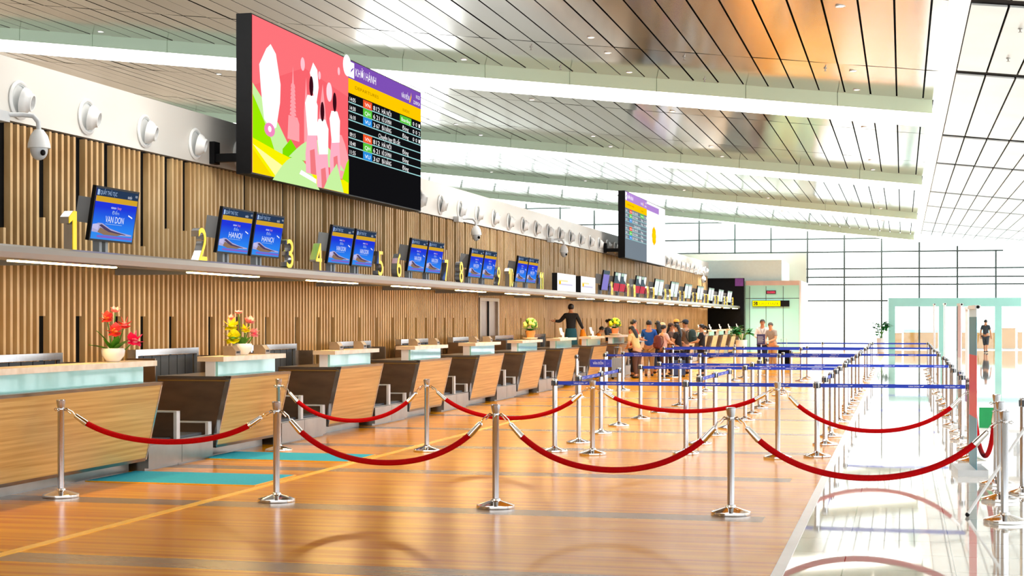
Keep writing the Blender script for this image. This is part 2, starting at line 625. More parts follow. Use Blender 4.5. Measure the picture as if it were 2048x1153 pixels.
# white canopy block, aqua block
struct(MB().box(-11.9, -6.25, 85.8, YEND - .2, 3.78, 4.9, mat('pale_aqua_white', 'e6faf4', .4, 0, .02)).build('wall_back_canopy'), 'pale box above the aqua block')
ab = MB().box(-8.12, -5.3, 85.5, YEND - .2, 0, 3.55, AQUAW)
ab.box(-8.12, -5.3, 85.49, YEND - .2, 3.55, 3.79, mat('pinkish_fascia', 'd9c2b4', .3, 0, .12, (1.2, 1, 1)))
for x in (-7.9, -7.04, -6.14):
    ab.box(x - .012, x + .012, 85.485, 85.51, 0, 3.5, MULL)
ab.box(-8.12, -5.3, 85.485, 85.51, 2.84, 2.87, MULL)
ab.box(-5.31, -5.2, 85.5, YEND - .2, 0, 3.79, WHITE)
struct(ab.build('wall_back_aqua'), 'aqua panelled block at the hall end')
bp = MB().box(-10.1, -8.13, 84.7, 84.95, 0, 3.92, BLACKP)
bp.rect(-8.6, -8.16, -3.9, -3.5, 0, mat('purple_print', '6a2a80', .5, 0, .1), Matrix(((1, 0, 0, 0), (0, 0, 1, 84.697), (0, -1, 0, 0), (0, 0, 0, 1))))
struct(bp.build('wall_back_black'), 'black panel closing the counter wall')

# portal of aqua glass at the far entrance
pt = thing('entrance_portal', 'aqua glass portal framing the far entrance at the end wall', 'portal', (2.8, 91.4, 0))
PG = mat('aqua_portal_glass', '86c6b8', .1, 0, .05, (.6, .6, .6), coat=.3)
MB().box(-3.56, 3.5, -.15, .15, 2.45, 2.93, PG).build('header', pt)
for a, b in ((-3.56, -3.2), (-.85, -.5), (2.12, 2.48)):
    MB().box(a, b, -.15, .15, 0, 2.45, PG).build('post', pt)
FARWOOD = mat('far_tan_counter', 'a8763a', .4, 0, .08, (2, 2, 8))
for x0, x1, z, tp, lb in ((-.44, -.03, .92, 0, 'short tan box left of the counters outside the portal'), (.06, 2.05, .95, .2, 'tan counter with aqua top, left one beyond the portal'),
                          (3.2, 5.3, .95, .2, 'tan counter with aqua top, right one beyond the portal'), (5.66, 6.42, 1.22, 0, 'tall tan cabinet right of the far counters'), (6.55, 6.8, .98, 0, 'narrow tan box at the right end of the far counters')):
    t = thing('service_counter', lb, 'counter', ((x0 + x1) / 2, 97.6, -.02))
    w = (x1 - x0) / 2
    MB().box(-w, w, 0, .6, 0.06, z, FARWOOD).box(-w + .03, w - .03, .03, .57, 0, .06, DSTEEL).build('body', t)
    if tp:
        MB().box(-w, w, .02, .06, z, z + tp, AQUA).box(-w, w, 0, .6, z, z + .03, FARWOOD).build('glass_top', t)
    else:
        MB().box(-w - .02, w + .02, -.02, .62, z, z + .03, FARWOOD).build('top', t)

# signs on the aqua block
SIGNY = lightmat('sign_yellow', 'ffe600', .9)
t = thing('hanging_sign', 'black and yellow lettered sign across the aqua block', 'sign', (-6.78, 85.42, 2.58))
FRT = Matrix(((1, 0, 0, 0), (0, 0, -1, 0), (0, 1, 0, 0), (0, 0, 0, 1)))   # local x right, y up, z towards viewer
MB().box(-.97, .97, -.04, .06, -.16, .16, BLACK).build('case', t)
MB().rect(-.95, .5, -.14, .14, .045, SIGNY, FRT).rect(-.9, -.7, -.1, .1, .048, BLACK, FRT).text('G', -.88, -.07, .14, SIGNY, .05, FRT).text('OUTSIZE', -.62, -.06, .12, BLACK, .048, FRT, w=1.05).build('face', t)
t = thing('led_display', 'small dark red lit display above the yellow sign', 'display', (-6.77, 85.45, 3.18))
MB().box(-.25, .25, -.04, .04, -.09, .09, BLACK).build('case', t)
MB().rect(-.23, .23, -.07, .07, .042, mat('dark_red_led', '641a2c', .4, 0, .1, emit='a02040', estr=.15), FRT).text('CLOSED', -.2, -.04, .08, lightmat('red_led', 'ff4060', 1.0), .044, FRT, w=.4).build('face', t)

# ============================================================= CANOPY LEDGE
LEDGE = mat('ledge_aluminium', '9b9894', .32, .6, .06, (.4, .4, .4))
lg = thing('canopy_ledge', 'long grey metal ledge over the check-in counters with warm light strips', 'ledge', (-8.37, 0, 2.3))
pf = [(0, 0), (.03, .02), (.045, .075), (.03, .13), (0, .15), (-1.63, .15), (-1.63, .125), (-.1, .125), (-.1, 0)]
MB().prism(pf, 0, 86.2, LEDGE, Matrix(((1, 0, 0, 0), (0, 0, 1, 0), (0, 1, 0, 0), (0, 0, 0, 1)))).build('fascia', lg)
i = 0
y = 15.37
while y < 86:
    MB().box(-1.63, -.1, y - .03, y + .03, .005, .125, GREY).build('bracket', lg)
    y += 3.68
y = 9.9
led = None
while y < 85:
    if led is None:
        led = MB().box(-.09, -.02, 0, 2.1, -.012, .0, WARM).build('light_strip', lg, (0, y, 0))
    else:
        c = led.copy()
        COL.objects.link(c)
        c.parent = lg
        c.location = (0, y, 0)
    y += 4.0

# ============================================================ JET NOZZLES
nz = thing('air_nozzle', 'nozzle', 'air nozzle', group='air nozzles on the white band')
XT = Matrix(((0, 0, 1, 0), (1, 0, 0, 0), (0, 1, 0, 0), (0, 0, 0, 1)))
RIM = mat('nozzle_rim_grey', 'c9cccb', .4, 0, .03)
MB().lathe([(.225, .003), (.23, .02), (.205, .04), (.19, .03), (.185, .006)], WHITE, 32, XT).build('flange', nz)
MB().lathe([(.187, .004), (.187, .02), (.17, .024), (.17, .004)], RIM, 32, XT).build('seal', nz)
tip = XT @ Matrix.Translation((0, 0, .004)) @ Matrix.Rotation(math.radians(14), 4, 'Y').to_4x4() @ Matrix.Rotation(math.radians(12), 4, 'X').to_4x4()
MB().lathe([(.16, .045), (.155, .075), (.135, .11), (.11, .128), (.1, .165), (.084, .165), (.08, .07), (.0, .07)], WHITE, 32, tip).build('jet_ball', nz)
MB().lathe([(.0, .072), (.078, .072), (.078, .08)], GREY, 20, tip).build('throat', nz)
yy = 15.1
i = 0
while yy < 84:
    lb = 'round white air nozzle, %s from the left along the white band' % ORD[i]
    if i == 0:
        nz.location = (-10.0, yy, 4.28)
        nz['label'] = lb
    else:
        copy_tree(nz, (-10.0, yy, 4.28), 0, lb)
    yy += 1.585
    i += 1

# ================================================================== CCTV
cv = thing('security_camera', 'cctv', 'security camera', group='dome cameras on the counter wall')
MB().box(0, .12, -.42, -.02, .28, .4, LGREY).build('mounting_box', cv)
MB().tube([(.06, -.1, .37), (.12, .0, .37), (.2, .12, .38), (.3, .17, .37), (.36, .18, .3), (.37, .18, .2)], .028, LGREY).build('arm', cv)
MB().lathe([(.0, .22), (.05, .21), (.1, .14), (.125, .05), (.13, 0), (.1, 0)], WHITE, 20, Matrix.Translation((.37, .18, 0))).build('housing', cv)
dm = MB().ball((.37, .18, -.02), (.1, .1, .12), LGREY, 18, 12).build('dome', cv)
MB().ball((.455, .12, -.06), (.03, .03, .035), BLACK, 10, 8).build('lens', dm)
for i, (Y, lb) in enumerate(((16.3, 'white dome camera on an arm above counter sign 1'), (35.6, 'white dome camera on an arm right of the big screen'),
                             (45.5, 'white dome camera on an arm between the big screen and the far screen'), (79.2, 'white dome camera on an arm beside the black end panel'))):
    if i == 0:
        cv.location = (-9.99, Y, 3.69)
        cv['label'] = lb
    else:
        copy_tree(cv, (-9.99, Y, 3.69), 0, lb)

# ============================================================ LED SCREENS
def em(name, h, s=1.0):
    return lightmat('led_' + name, h, s * .5)


def ell(cx, cy, rx, ry, n=20, a0=0, a1=2 * PI):
    return [(cx + rx * math.cos(a0 + (a1 - a0) * i / n), cy + ry * math.sin(a0 + (a1 - a0) * i / n)) for i in range(n)]


def board(b, x0, x1, y0, y1, T, z, pale=False):
    """departure board drawn in x0..x1, y0..y1"""
    W, H = x1 - x0, y1 - y0
    X = lambda f: x0 + W * f
    Yy = lambda f: y1 - H * f
    dark = em('board_grey', '8a98a4', .7) if pale else em('board_black', '17171a', .6)
    b.rect(x0, x1, y0, y1, z, dark, T)
    b.rect(x0, x1, Yy(.135), y1, z + .004, em('board_purple', 'b48ad6' if pale else '7d4fb4', 1.0) if not pale else em('board_lilac', 'b48ad6', 1.0), T)
    b.rect(x0, x1, Yy(.245), Yy(.135), z + .004, em('board_gold', 'ffc800', 1.0), T)
    wt = em('board_white', 'ffffff', 1.1)
    b.rect(X(.0), X(.07), Yy(.125), Yy(.01), z + .006, wt, T)
    b.flat([(X(.015), Yy(.08)), (X(.06), Yy(.045)), (X(.06), Yy(.055)), (X(.02), Yy(.095))], z + .009, em('board_purple', '7d4fb4', 1.0), T)
    b.text('KHỞI HÀNH', X(.085), Yy(.1), H * .062, wt, z + .008, T, w=W * .26)
    b.text('VÂN ĐỒN', X(.7), Yy(.105), H * .04, wt, z + .008, T, w=W * .12)
    b.flat([(X(.815), Yy(.12)), (X(.84), Yy(.06)), (X(.845), Yy(.03)), (X(.85), Yy(.07)), (X(.83), Yy(.12))], z + .008, em('board_gold', 'ffc800', 1.0), T)
    b.text('10:25', X(.92), Yy(.06), H * .03, wt, z + .008, T, w=W * .06)
    b.text('22/09/24', X(.88), Yy(.115), H * .03, wt, z + .008, T, w=W * .1)
    b.text('DEPARTURES', X(.08), Yy(.2), H * .025, em('board_olive', 'a87d00', .9), z + .008, T, w=W * .3)
    b.text('BOARDING', X(.72), Yy(.215), H * .025, em('board_olive', 'a87d00', .9), z + .008, T, w=W * .1)
    tags = [em('tag_red', 'f0562a', 1), em('tag_green', '59c63c', 1), em('tag_blue', '2a8fe0', 1)]
    line = em('board_line', 'a9e6e6', .9)
    rowh = .066
    for r in range(7):
        yt = .255 + rowh * r + (0.0)
        b.rect(x0, x1, Yy(yt + rowh - .004), Yy(yt + rowh - .012), z + .006, line, T)
        if r == 3:
            b.text('Chuyến bay đã cất', X(.38), Yy(yt + .05), H * .036, wt, z + .008, T, w=W * .3)
            continue
        q = r if r < 3 else r - 4
        b.text(['14:05', '14:30', '16:10', '09:15', '10:40', '11:55'][q if r < 3 else q + 3], X(.015), Yy(yt + .047), H * .032, wt, z + .008, T, w=W * .07)
        b.rect(X(.18), X(.295), Yy(yt + rowh - .008), Yy(yt - .002), z + .007, tags[q % 3], T)
        b.text(['VN', 'QH', 'VU'][q % 3], X(.2), Yy(yt + .045), H * .03, wt, z + .01, T, w=W * .07)
        b.text(['8', '6', '3'][q % 3], X(.31), Yy(yt + .047), H * .036, wt, z + .008, T, w=W * .025)
        b.text(['12', '21', '67'][q % 3], X(.35), Yy(yt + .047), H * .036, wt, z + .008, T, w=W * .045)
        b.text(['HÀ NỘI', 'HỒ CHÍ MINH', 'ĐÀ NẴNG'][q % 3], X(.425), Yy(yt + .047), H * .036, wt, z + .008, T, w=W * .13)
        if r == 0:
            b.rect(X(.68), X(.85), Yy(yt + .06), Yy(yt - .002), z + .007, tags[1], T)
            b.text('Boarding', X(.7), Yy(yt + .045), H * .032, wt, z + .01, T, w=W * .13)
        else:
            b.text('Đóng', X(.715), Yy(yt + .047), H * .036, wt, z + .008, T, w=W * .09)
        if r < 3:
            for u_, s_ in ((.87, '0'), (.915, '0'), (.96, str(r % 2 + 1))):
                b.text(s_, X(u_), Yy(yt + .045), H * .032, wt, z + .008, T, w=W * .022)


def festival(b, W, H, T, z):
    """lantern-festival picture: lanterns, towers, hills and three figures in white tops"""
    P = lambda pts: [(x * W, y * H) for x, y in pts]
    b.rect(0, W, 0, H, z, em('art_red', 'fb6770', .95), T)
    b.flat(P([(0, .55), (.0, .9), (.0, 1), (1, 1), (1, .72), (.5, .8)]), z + .003, em('art_rose', 'ff757c', .95), T)
    pk = em('art_pink', 'ffa3aa', 1)
    lp = em('art_palepink', 'ffc4cf', 1)
    wh = em('art_white', 'ffffff', 1.15)
    def pagoda(x, w, base, top, m):
        n = 9
        for i in range(n):
            y0 = base + (top - base) * i / n
            y1 = base + (top - base) * (i + .75) / n
            ww = w * (1 - .045 * i)
            b.flat(P([(x - ww, y0), (x + ww, y0), (x + ww * .8, y1), (x - ww * .8, y1)]), z + .004, m, T)
        b.flat(P([(x - w * .5, base), (x + w * .5, base), (x + w * .45, top), (x - w * .45, top)]), z + .004, m, T)
        b.flat(P([(x - w * .25, top), (x + w * .25, top), (x, top + .12)]), z + .004, m, T)
    pagoda(.385, .035, .42, .66, pk)
    b.flat(P([(.33, .28), (.45, .28), (.45, .40), (.43, .44), (.34, .44)]), z + .004, pk, T)
    b.flat(P([(.5, .28), (.56, .28), (.54, .5), (.52, .74), (.5, .5)]), z + .004, pk, T)
    b.flat(P([(.66, .2), (.78, .2), (.74, .5), (.7, .74), (.66, .5)]), z + .004, pk, T)
    b.flat(P([(.86, .1), (1, .1), (1, .27), (.96, .36), (.92, .42), (.86, .42)]), z + .004, pk, T)
    # hills
    lg, lm, pg, ye = em('art_lime', '9be800', 1), em('art_green', '7ddc00', 1), em('art_palegreen', 'c6f0a0', 1), em('art_yellow', 'f5f000', 1)
    hill = lambda x0, x1, y0, h, n=14: P([(x0 + (x1 - x0) * i / n, y0 + h * math.sin(PI * i / n)) for i in range(n + 1)])
    b.flat(P([(0, .57), (.1, .48), (.24, .36), (.33, .25), (.33, 0), (0, 0)]), z + .006, pg, T)
    b.flat(P([(0, .5), (.07, .4), (.15, .28), (.2, .18), (.2, 0), (0, 0)]), z + .008, lg, T)
    b.flat(P([(.28, .0), (.28, .2), (.36, .28), (.5, .15), (.5, 0)]), z + .007, lm, T)
    b.flat(hill(.34, .95, .16, .17), z + .0075, pg, T)
    b.flat(P([(0, .22), (.25, .17), (.5, .13), (.75, .08), (1, .1), (1, 0), (0, 0)]), z + .010, ye, T)
    b.flat(P([(0, .18), (.22, .0), (.36, .0), (.3, .08)]), z + .012, em('art_paleyellow', 'fff9a0', 1), T)
    b.flat(P([(0, .15), (.18, 0), (0, 0)]), z + .0125, em('art_gold', 'f5d800', 1), T)
    b.flat(hill(.18, .66, -.02, .19), z + .014, pg, T)
    b.flat(P([(.92, .1), (.97, .22), (1, .26), (1, .08)]), z + .013, lg, T)
    b.flat(P([(.7, .0), (.76, .1), (.85, .2), (.93, .0)]), z + .024, pg, T)
    # big lantern
    b.flat(P([(.055, .7), (.12, .82), (.16, .86), (.21, .81), (.255, .62), (.25, .5), (.215, .33), (.17, .3), (.1, .36), (.07, .55)]), z + .016, wh, T)
    b.flat(P(ell(.15, .3, .05, .045)), z + .018, em('art_magenta', 'f08ac0', 1), T)
    b.flat(P(ell(.15, .305, .016, .02)), z + .020, wh, T)
    for x, y, r in ((.48, .82, .022), (.66, .79, .014), (.77, .7, .033), (.88, .88, .014)):
        b.flat(P(ell(x, y, r, r * 2.1)), z + .012, lp if r < .03 else em('art_pinkwhite', 'ffdbe6', 1), T)
    b.flat(P(ell(.98, .95, .05, .08)), z + .012, wh, T)
    # three figures
    hair = em('art_hair', '4a1220', .6)
    for x, hd, sh, wa, ft, s in ((.57, .71, .62, .36, .08, 1), (.69, .56, .48, .25, -.0, 1), (.83, .66, .57, .36, .1, .9)):
        b.flat(P([(x - .07 * s, sh - .06), (x - .045 * s, sh), (x + .03 * s, sh + .01), (x + .065 * s, sh - .05), (x + .06 * s, wa), (x - .04 * s, wa - .02)]), z + .020, wh, T)
        b.flat(P([(x - .045 * s, wa), (x + .055 * s, wa), (x + .075 * s, wa - .18), (x + .06 * s, ft), (x - .06 * s, ft), (x - .065 * s, wa - .15)]), z + .019, em('art_skirt', 'ffb0c4', 1), T)
        b.flat(P([(x - .02 * s, wa - .12), (x + .03 * s, wa - .1), (x + .05 * s, ft), (x - .01 * s, ft)]), z + .0215, em('art_skirtfold', 'f07a80', 1), T)
        b.flat(P(ell(x - .005, hd - .02, .022, .07)), z + .022, hair, T)
    b.flat(P([(.55, .78), (.585, .86), (.63, .82), (.645, .7), (.62, .58), (.59, .62), (.575, .7)]), z + .0205, wh, T)
    b.flat(P([(.44, .06), (.62, .02), (.62, .05), (.46, .09)]), z + .021, wh, T)


def video_wall(name, label, Y0, Y1, Z0, Z1, split, fn_left, fn_right):
    t = thing(name, label, 'display', (-9.2, Y0, Z0))
    W, H = Y1 - Y0, Z1 - Z0
    MB().box(-.24, -.005, 0, W, -.02, H + .02, BLACK).build('cabinet', t)
    for yb in (.4, W * .5, W - 1.1):
        MB().box(-.72, -.24, yb - .06, yb + .06, .2, .32, BLACK).box(-.8, -.72, yb - .1, yb + .1, .17, .5, BLACK).build('wall_bracket', t)
    s = split * W
    a = MB()
    fn_left(a, 0.02, s, 0, H, WALLT, .0)
    a.build('left_screen', t)
    c = MB()
    fn_right(c, s, W - .02, 0, H, WALLT, .0)
    c.build('right_screen', t)
    return t


def art_l(b, x0, x1, y0, y1, T, z):
    festival(b, x1 - x0, y1 - y0, T @ Matrix.Translation((x0, y0, 0)), z)


def flower_r(b, x0, x1, y0, y1, T, z):
    b.rect(x0, x1, y0, y1, z, em('screen_white', 'ffffff', 1.0), T)
    b.flat([(x0, y1 - .1), (x0 + 3, y1 - .1), (x0 + 3, y1 - .32), (x0, y1 - .32)], z + .004, em('board_lilac', 'b48ad6', 1.0), T)
    cx, cy = x0 + 1.75, y0 + 1.05
    for k in range(8):
        a = k * PI / 4
        b.flat(ell(cx + .28 * math.cos(a), cy + .22 * math.sin(a), .25, .13), z + .004 + .001 * k, em('board_gold', 'ffc800', 1.0), T)
    b.flat(ell(cx, cy, .28, .2), z + .016, em('art_gold', 'f5d800', 1), T)


def board_pale(b, x0, x1, y0, y1, T, z):
    board(b, x0, x1, y0, y1, T, z, True)


video_wall('video_wall', 'large lit screen with red lantern picture and departure board above the slats', 21.64, 30.05, 3.87, 6.17, .495, art_l, board)
video_wall('video_wall', 'smaller looking far screen, departure board left and white right half', 53.8, 63.3, 3.86, 6.12, .5, board_pale, flower_r)

# ============================================================== MONITORS
def screen_blue():
    m = bpy.data.materials.new('monitor_sky')
    m.use_nodes = True
    nt = m.node_tree
    b = nt.nodes['Principled BSDF']
    tc = nt.nodes.new('ShaderNodeTexCoord')
    sp_ = nt.nodes.new('ShaderNodeSeparateXYZ')
    rp = nt.nodes.new('ShaderNodeValToRGB')
    e = rp.color_ramp.elements
    e[0].position, e[0].color = .02, (*hexc('1a10a0'), 1)
    e[1].position, e[1].color = .5, (*hexc('0a2fd8'), 1)
    for p, h in ((.1, '2a30c0'), (.14, '3a8fe8'), (.24, '1f86f2')):
        q = e.new(p)
        q.color = (*hexc(h), 1)
    nt.links.new(tc.outputs['Object'], sp_.inputs[0])
    nt.links.new(sp_.outputs['Z'], rp.inputs['Fac'])
    nt.links.new(rp.outputs['Color'], b.inputs['Emission Color'])
    b.inputs['Emission Strength'].default_value = .5
    b.inputs['Base Color'].default_value = (.01, .01, .02, 1)
    b.inputs['Roughness'].default_value = .3
    b.inputs['Specular IOR Level'].default_value = 0
    return m


MSKY = screen_blue()


def monitor(dest, label, style='blue'):
    """desk-top sign monitor; local origin at ledge, faces +X, tilted forward 8 degrees"""
    t = thing('monitor', label, 'monitor', group='check-in monitors on the ledge')
    TT = Matrix.Rotation(math.radians(9), 4, 'Y')
    W, H = 1.0, .6
    D = TT @ Matrix.Translation((0, 0, .13))
    MB().box(-.045, 0, -W / 2, W / 2, 0, H, BLACK, D).build('bezel', t)
    s = MB()
    T = D @ WALLT @ Matrix.Translation((-W / 2, 0, 0))
    w0, w1, h0, h1 = .022, W - .022, .022, H - .022
    if style == 'blue':
        s.rect(w0, w1, h0, h1, .002, MSKY, T)
        s.rect(w0, w1, h1 - .085, h1, .004, em('mon_navy', '2b3f5c', .8), T)
        s.rect(w0, w1, h1 - .145, h1 - .085, .004, em('mon_gold', 'd8a82c', .9), T)
        wt = em('mon_white', 'eef4ff', .95)
        s.rect(w0 + .012, w0 + .06, h1 - .075, h1 - .015, .006, em('mon_iceblue', 'a9c6ee', .9), T)
        s.text('QUẦY THỦ TỤC', w0 + .075, h1 - .065, .045, em('mon_iceblue', 'a9c6ee', .9), .006, T, w=.38)
        s.text('VÂN ĐỒN', w1 - .25, h1 - .075, .028, wt, .006, T, w=.1)
        s.text('10:25', w1 - .07, h1 - .05, .025, wt, .006, T, w=.05)
        s.text('vietnam', .38, .37, .03, wt, .006, T, w=.12)
        s.text('bay', .53, .37, .03, em('mon_rose', 'e8a0a8', .9), .006, T, w=.09)
        s.text('Đến', .42, .31, .04, em('mon_iceblue', 'a9c6ee', .9), .006, T, w=.16)
        s.text(dest, .5, .215, .075, wt, .006, T, w=.42, align='C')
        s.rect(.3, .68, .195, .2, .006, em('mon_iceblue', 'a9c6ee', .9), T)
        s.flat([(.8, .31), (.9, .285), (.9, .3), (.8, .325)], .006, wt, T)
        # terminal building
        s.flat([(w0, .12), (w0, .16), (.14, .2), (.24, .2), (.42, .15), (.7, .115), (.94, .1), (.94, .085), (.5, .08), (w0, .1)], .0045, em('mon_haze', 'b9b4e0', .85), T)
        s.flat([(.17, .175), (.22, .19), (.45, .13), (.8, .098), (.8, .092), (.4, .1)], .0055, em('mon_roofshade', '5a4a70', .7), T)
        s.flat([(.15, .10), (.2, .155), (.4, .112), (.7, .095), (.6, .075), (.3, .075)], .006, em('mon_tan', '9a7c66', .8), T)
        s.flat([(w0, .14), (w0, .18), (.1, .19), (.16, .18), (.15, .12)], .0065, em('mon_lilac', 'c9c4f0', .9), T)
        s.rect(.15, w1 - .02, h0 + .02, h0 + .045, .006, em('mon_violet', '8a6ad0', .85), T)
    elif style == 'red':
        s.rect(w0, w1, h0, h1, .002, em('mon_slate', '5f7078', .8), T)
        s.rect(w0, w1, h0, .26, .004, em('mon_crimson', 'd84a5a', .9), T)
        s.flat([(.5, h1), (w1, h1), (w1, .3), (.62, .38), (.5, .46)], .004, em('mon_paper', 'f2f8f8', 1), T)
        s.rect(w0, .48, .49, h1, .004, em('mon_mint', 'bfdcc8', .95), T)
        s.rect(.49, .5, h0, .3, .006, em('mon_rose', 'e8a0a8', .9), T)
    elif style == 'purple':
        s.rect(w0, w1, h0, h1, .002, em('mon_periwinkle', '938ad8', .9), T)
        s.rect(w0, w1, h1 - .1, h1, .004, em('mon_slate', '5f7078', .8), T)
    else:
        s.rect(w0, w1, h0, h1, .002, em('mon_paper', 'f2f8f8', 1), T)
        s.rect(w0, w1, h1 - .06, h1, .004, em('mon_mint', 'bfdcc8', .95), T)
        for q in range(4):
            s.rect(.3 + .12 * q, .32 + .12 * q, .1, .45 - .06 * q, .004, em('mon_ice', 'cfe2ee', .95), T)
        s.rect(w0, .3, h0, .14, .0045, em('mon_palegreen', 'c9e6b8', .95), T)
    s.build('display', t)
    MB().box(-.24, -.06, -.42, -.3, .18, .46, GREY, D).box(-.24, -.05, -.3, .3, .2, .44, BLACK, D).build('rear_housing', t)
    MB().box(-.14, -.08, -.06, .06, .16, .2, GREY).box(-.15, -.07, -.1, -.04, 0, .3, GREY).box(-.15, -.07, .04, .1, 0, .3, GREY).build('stand', t)
    return t


LZ = 2.452
XM = -8.56
specs = [(16.15, 'VAN DON', 'single blue monitor showing VAN DON beside digit 1')]
prot = {}
mons = [(16.15, 'VAN DON', 'blue', 'single blue lit monitor standing beside yellow digit 1')]
pairs = [(19.45, 20.55, 'HANOI', 'blue', 2, 3), (23.5, 24.6, 'VAN DON', 'blue', 4, 5), (27.55, 28.62, 'VAN DON', 'blue', 6, 7), (31.6, 32.68, 'VAN DON', 'blue', 8, 9), (35.65, 36.72, 'VAN DON', 'blue', 10, 11)]
for a, b_, d, st, n1, n2 in pairs:
    mons.append((a, d, st, 'left blue lit monitor between yellow digits %d and %d' % (n1, n2)))
    mons.append((b_, d, st, 'right blue lit monitor between yellow digits %d and %d' % (n1, n2)))
mons.append((46.3, '', 'purple', 'purple lit monitor right of the two white advertising boxes'))
for a, n1, n2 in ((48.2, 16, 17), (52.2, 18, 19)):
    mons.append((a, '', 'red', 'left red and grey monitor between yellow digits %d and %d' % (n1, n2)))
    mons.append((a + 1.07, '', 'red', 'right red and grey monitor between yellow digits %d and %d' % (n1, n2)))
for i, a in enumerate((56.3, 60.3, 64.3, 68.3, 72.3, 76.3, 80.3)):
    mons.append((a, '', 'white', 'left white lit monitor between yellow digits %d and %d' % (20 + 2 * i, 21 + 2 * i)))
    mons.append((a + 1.07, '', 'white', 'right white lit monitor between yellow digits %d and %d' % (20 + 2 * i, 21 + 2 * i)))
for y, d, st, lb in mons:
    k = (d, st)
    if k not in prot:
        prot[k] = monitor(d, lb, st)
        prot[k].location = (XM, y, LZ)
    else:
        copy_tree(prot[k], (XM, y, LZ), 0, lb)

# white advertising boxes
for i, (y0, y1, lb) in enumerate(((39.55, 41.9, 'white lit advertising box on the ledge right of digit 11'), (42.6, 44.7, 'white lit advertising box on the ledge, farther of two'))):
    t = thing('light_box', lb, 'light box', (-8.5, y0, LZ), 0, 'white boxes on the ledge')
    W = y1 - y0
    MB().box(-.14, -.005, 0, W, 0, .46, BLACK).build('case', t)
    b = MB().rect(.0, W, .0, .46, 0, em('screen_white', 'ffffff', 1.0), WALLT)
    b.rect(.12, W * .55, .25, .29, .004, em('mon_paleyellow', 'f5eeb8', .95), WALLT).rect(.12, W * .8, .16, .2, .004, em('mon_palelilac', 'dcd8f0', .95), WALLT)
    b.flat(ell(.3, .22, .12, .05), .005, em('board_gold', 'ffc800', 1.0), WALLT)
    b.build('face', t)

# =============================================================== DIGITS
digs = [(15.15, '1'), (18.34, '2'), (21.25, '3'), (22.4, '4'), (25.3, '5'), (26.3, '6'), (29.25, '7'), (30.3, '8'), (33.3, '9'), (34.4, '10'), (37.5, '11')]
n = 12
y = 46.0
extra = []
for a in (47.06, 49.95, 51.2, 53.95, 55.3, 58.1, 59.3, 62.1, 63.3, 66.1, 67.3, 70.1, 71.3, 74.1, 75.3, 78.1, 79.3, 82.1):
    extra.append((a, str(16 + len(extra))))
for y, s in digs + extra:
    t = thing('counter_number', 'yellow faced steel number %s standing on the grey ledge' % s, 'number', (-8.5, y, LZ), 0, 'yellow numbers on the ledge')
    for ci, ch in enumerate(s):
        T = WALLT @ Matrix.Translation(((ci - (len(s) - 1) / 2) * .22, 0, 0))
        h = .41
        body, face = MB(), MB()
        if ch == '1':
            pl = [(-.01, 0), (.07, 0), (.07, h), (.005, h), (-.085, h - .065), (-.085, h - .135), (-.01, h - .095)]
            body.prism(pl, -.05, .049, STEEL, T)
            face.prism(pl, .05, .058, YEL, T)
        else:
            vs, fs, x0, x1, y0_, y1_ = glyphs(ch, .1)
            w = .24 if len(s) == 1 else .19
            sx, sy = w / (x1 - x0), h / (y1_ - y0_)
            vv = [((q[0] - (x0 + x1) / 2) * sx, (q[1] - y0_) * sy, q[2]) for q in vs]
            body.add(vv, fs, STEEL, T)
            face.add([(q[0], q[1], .058 if q[2] > 0 else .051) for q in vv], fs, YEL, T)
        body.build('steel_body', t)
        face.build('yellow_face', t)

# ============================================================ COUNTERS
XTOP, XBOT = -8.10, -8.30


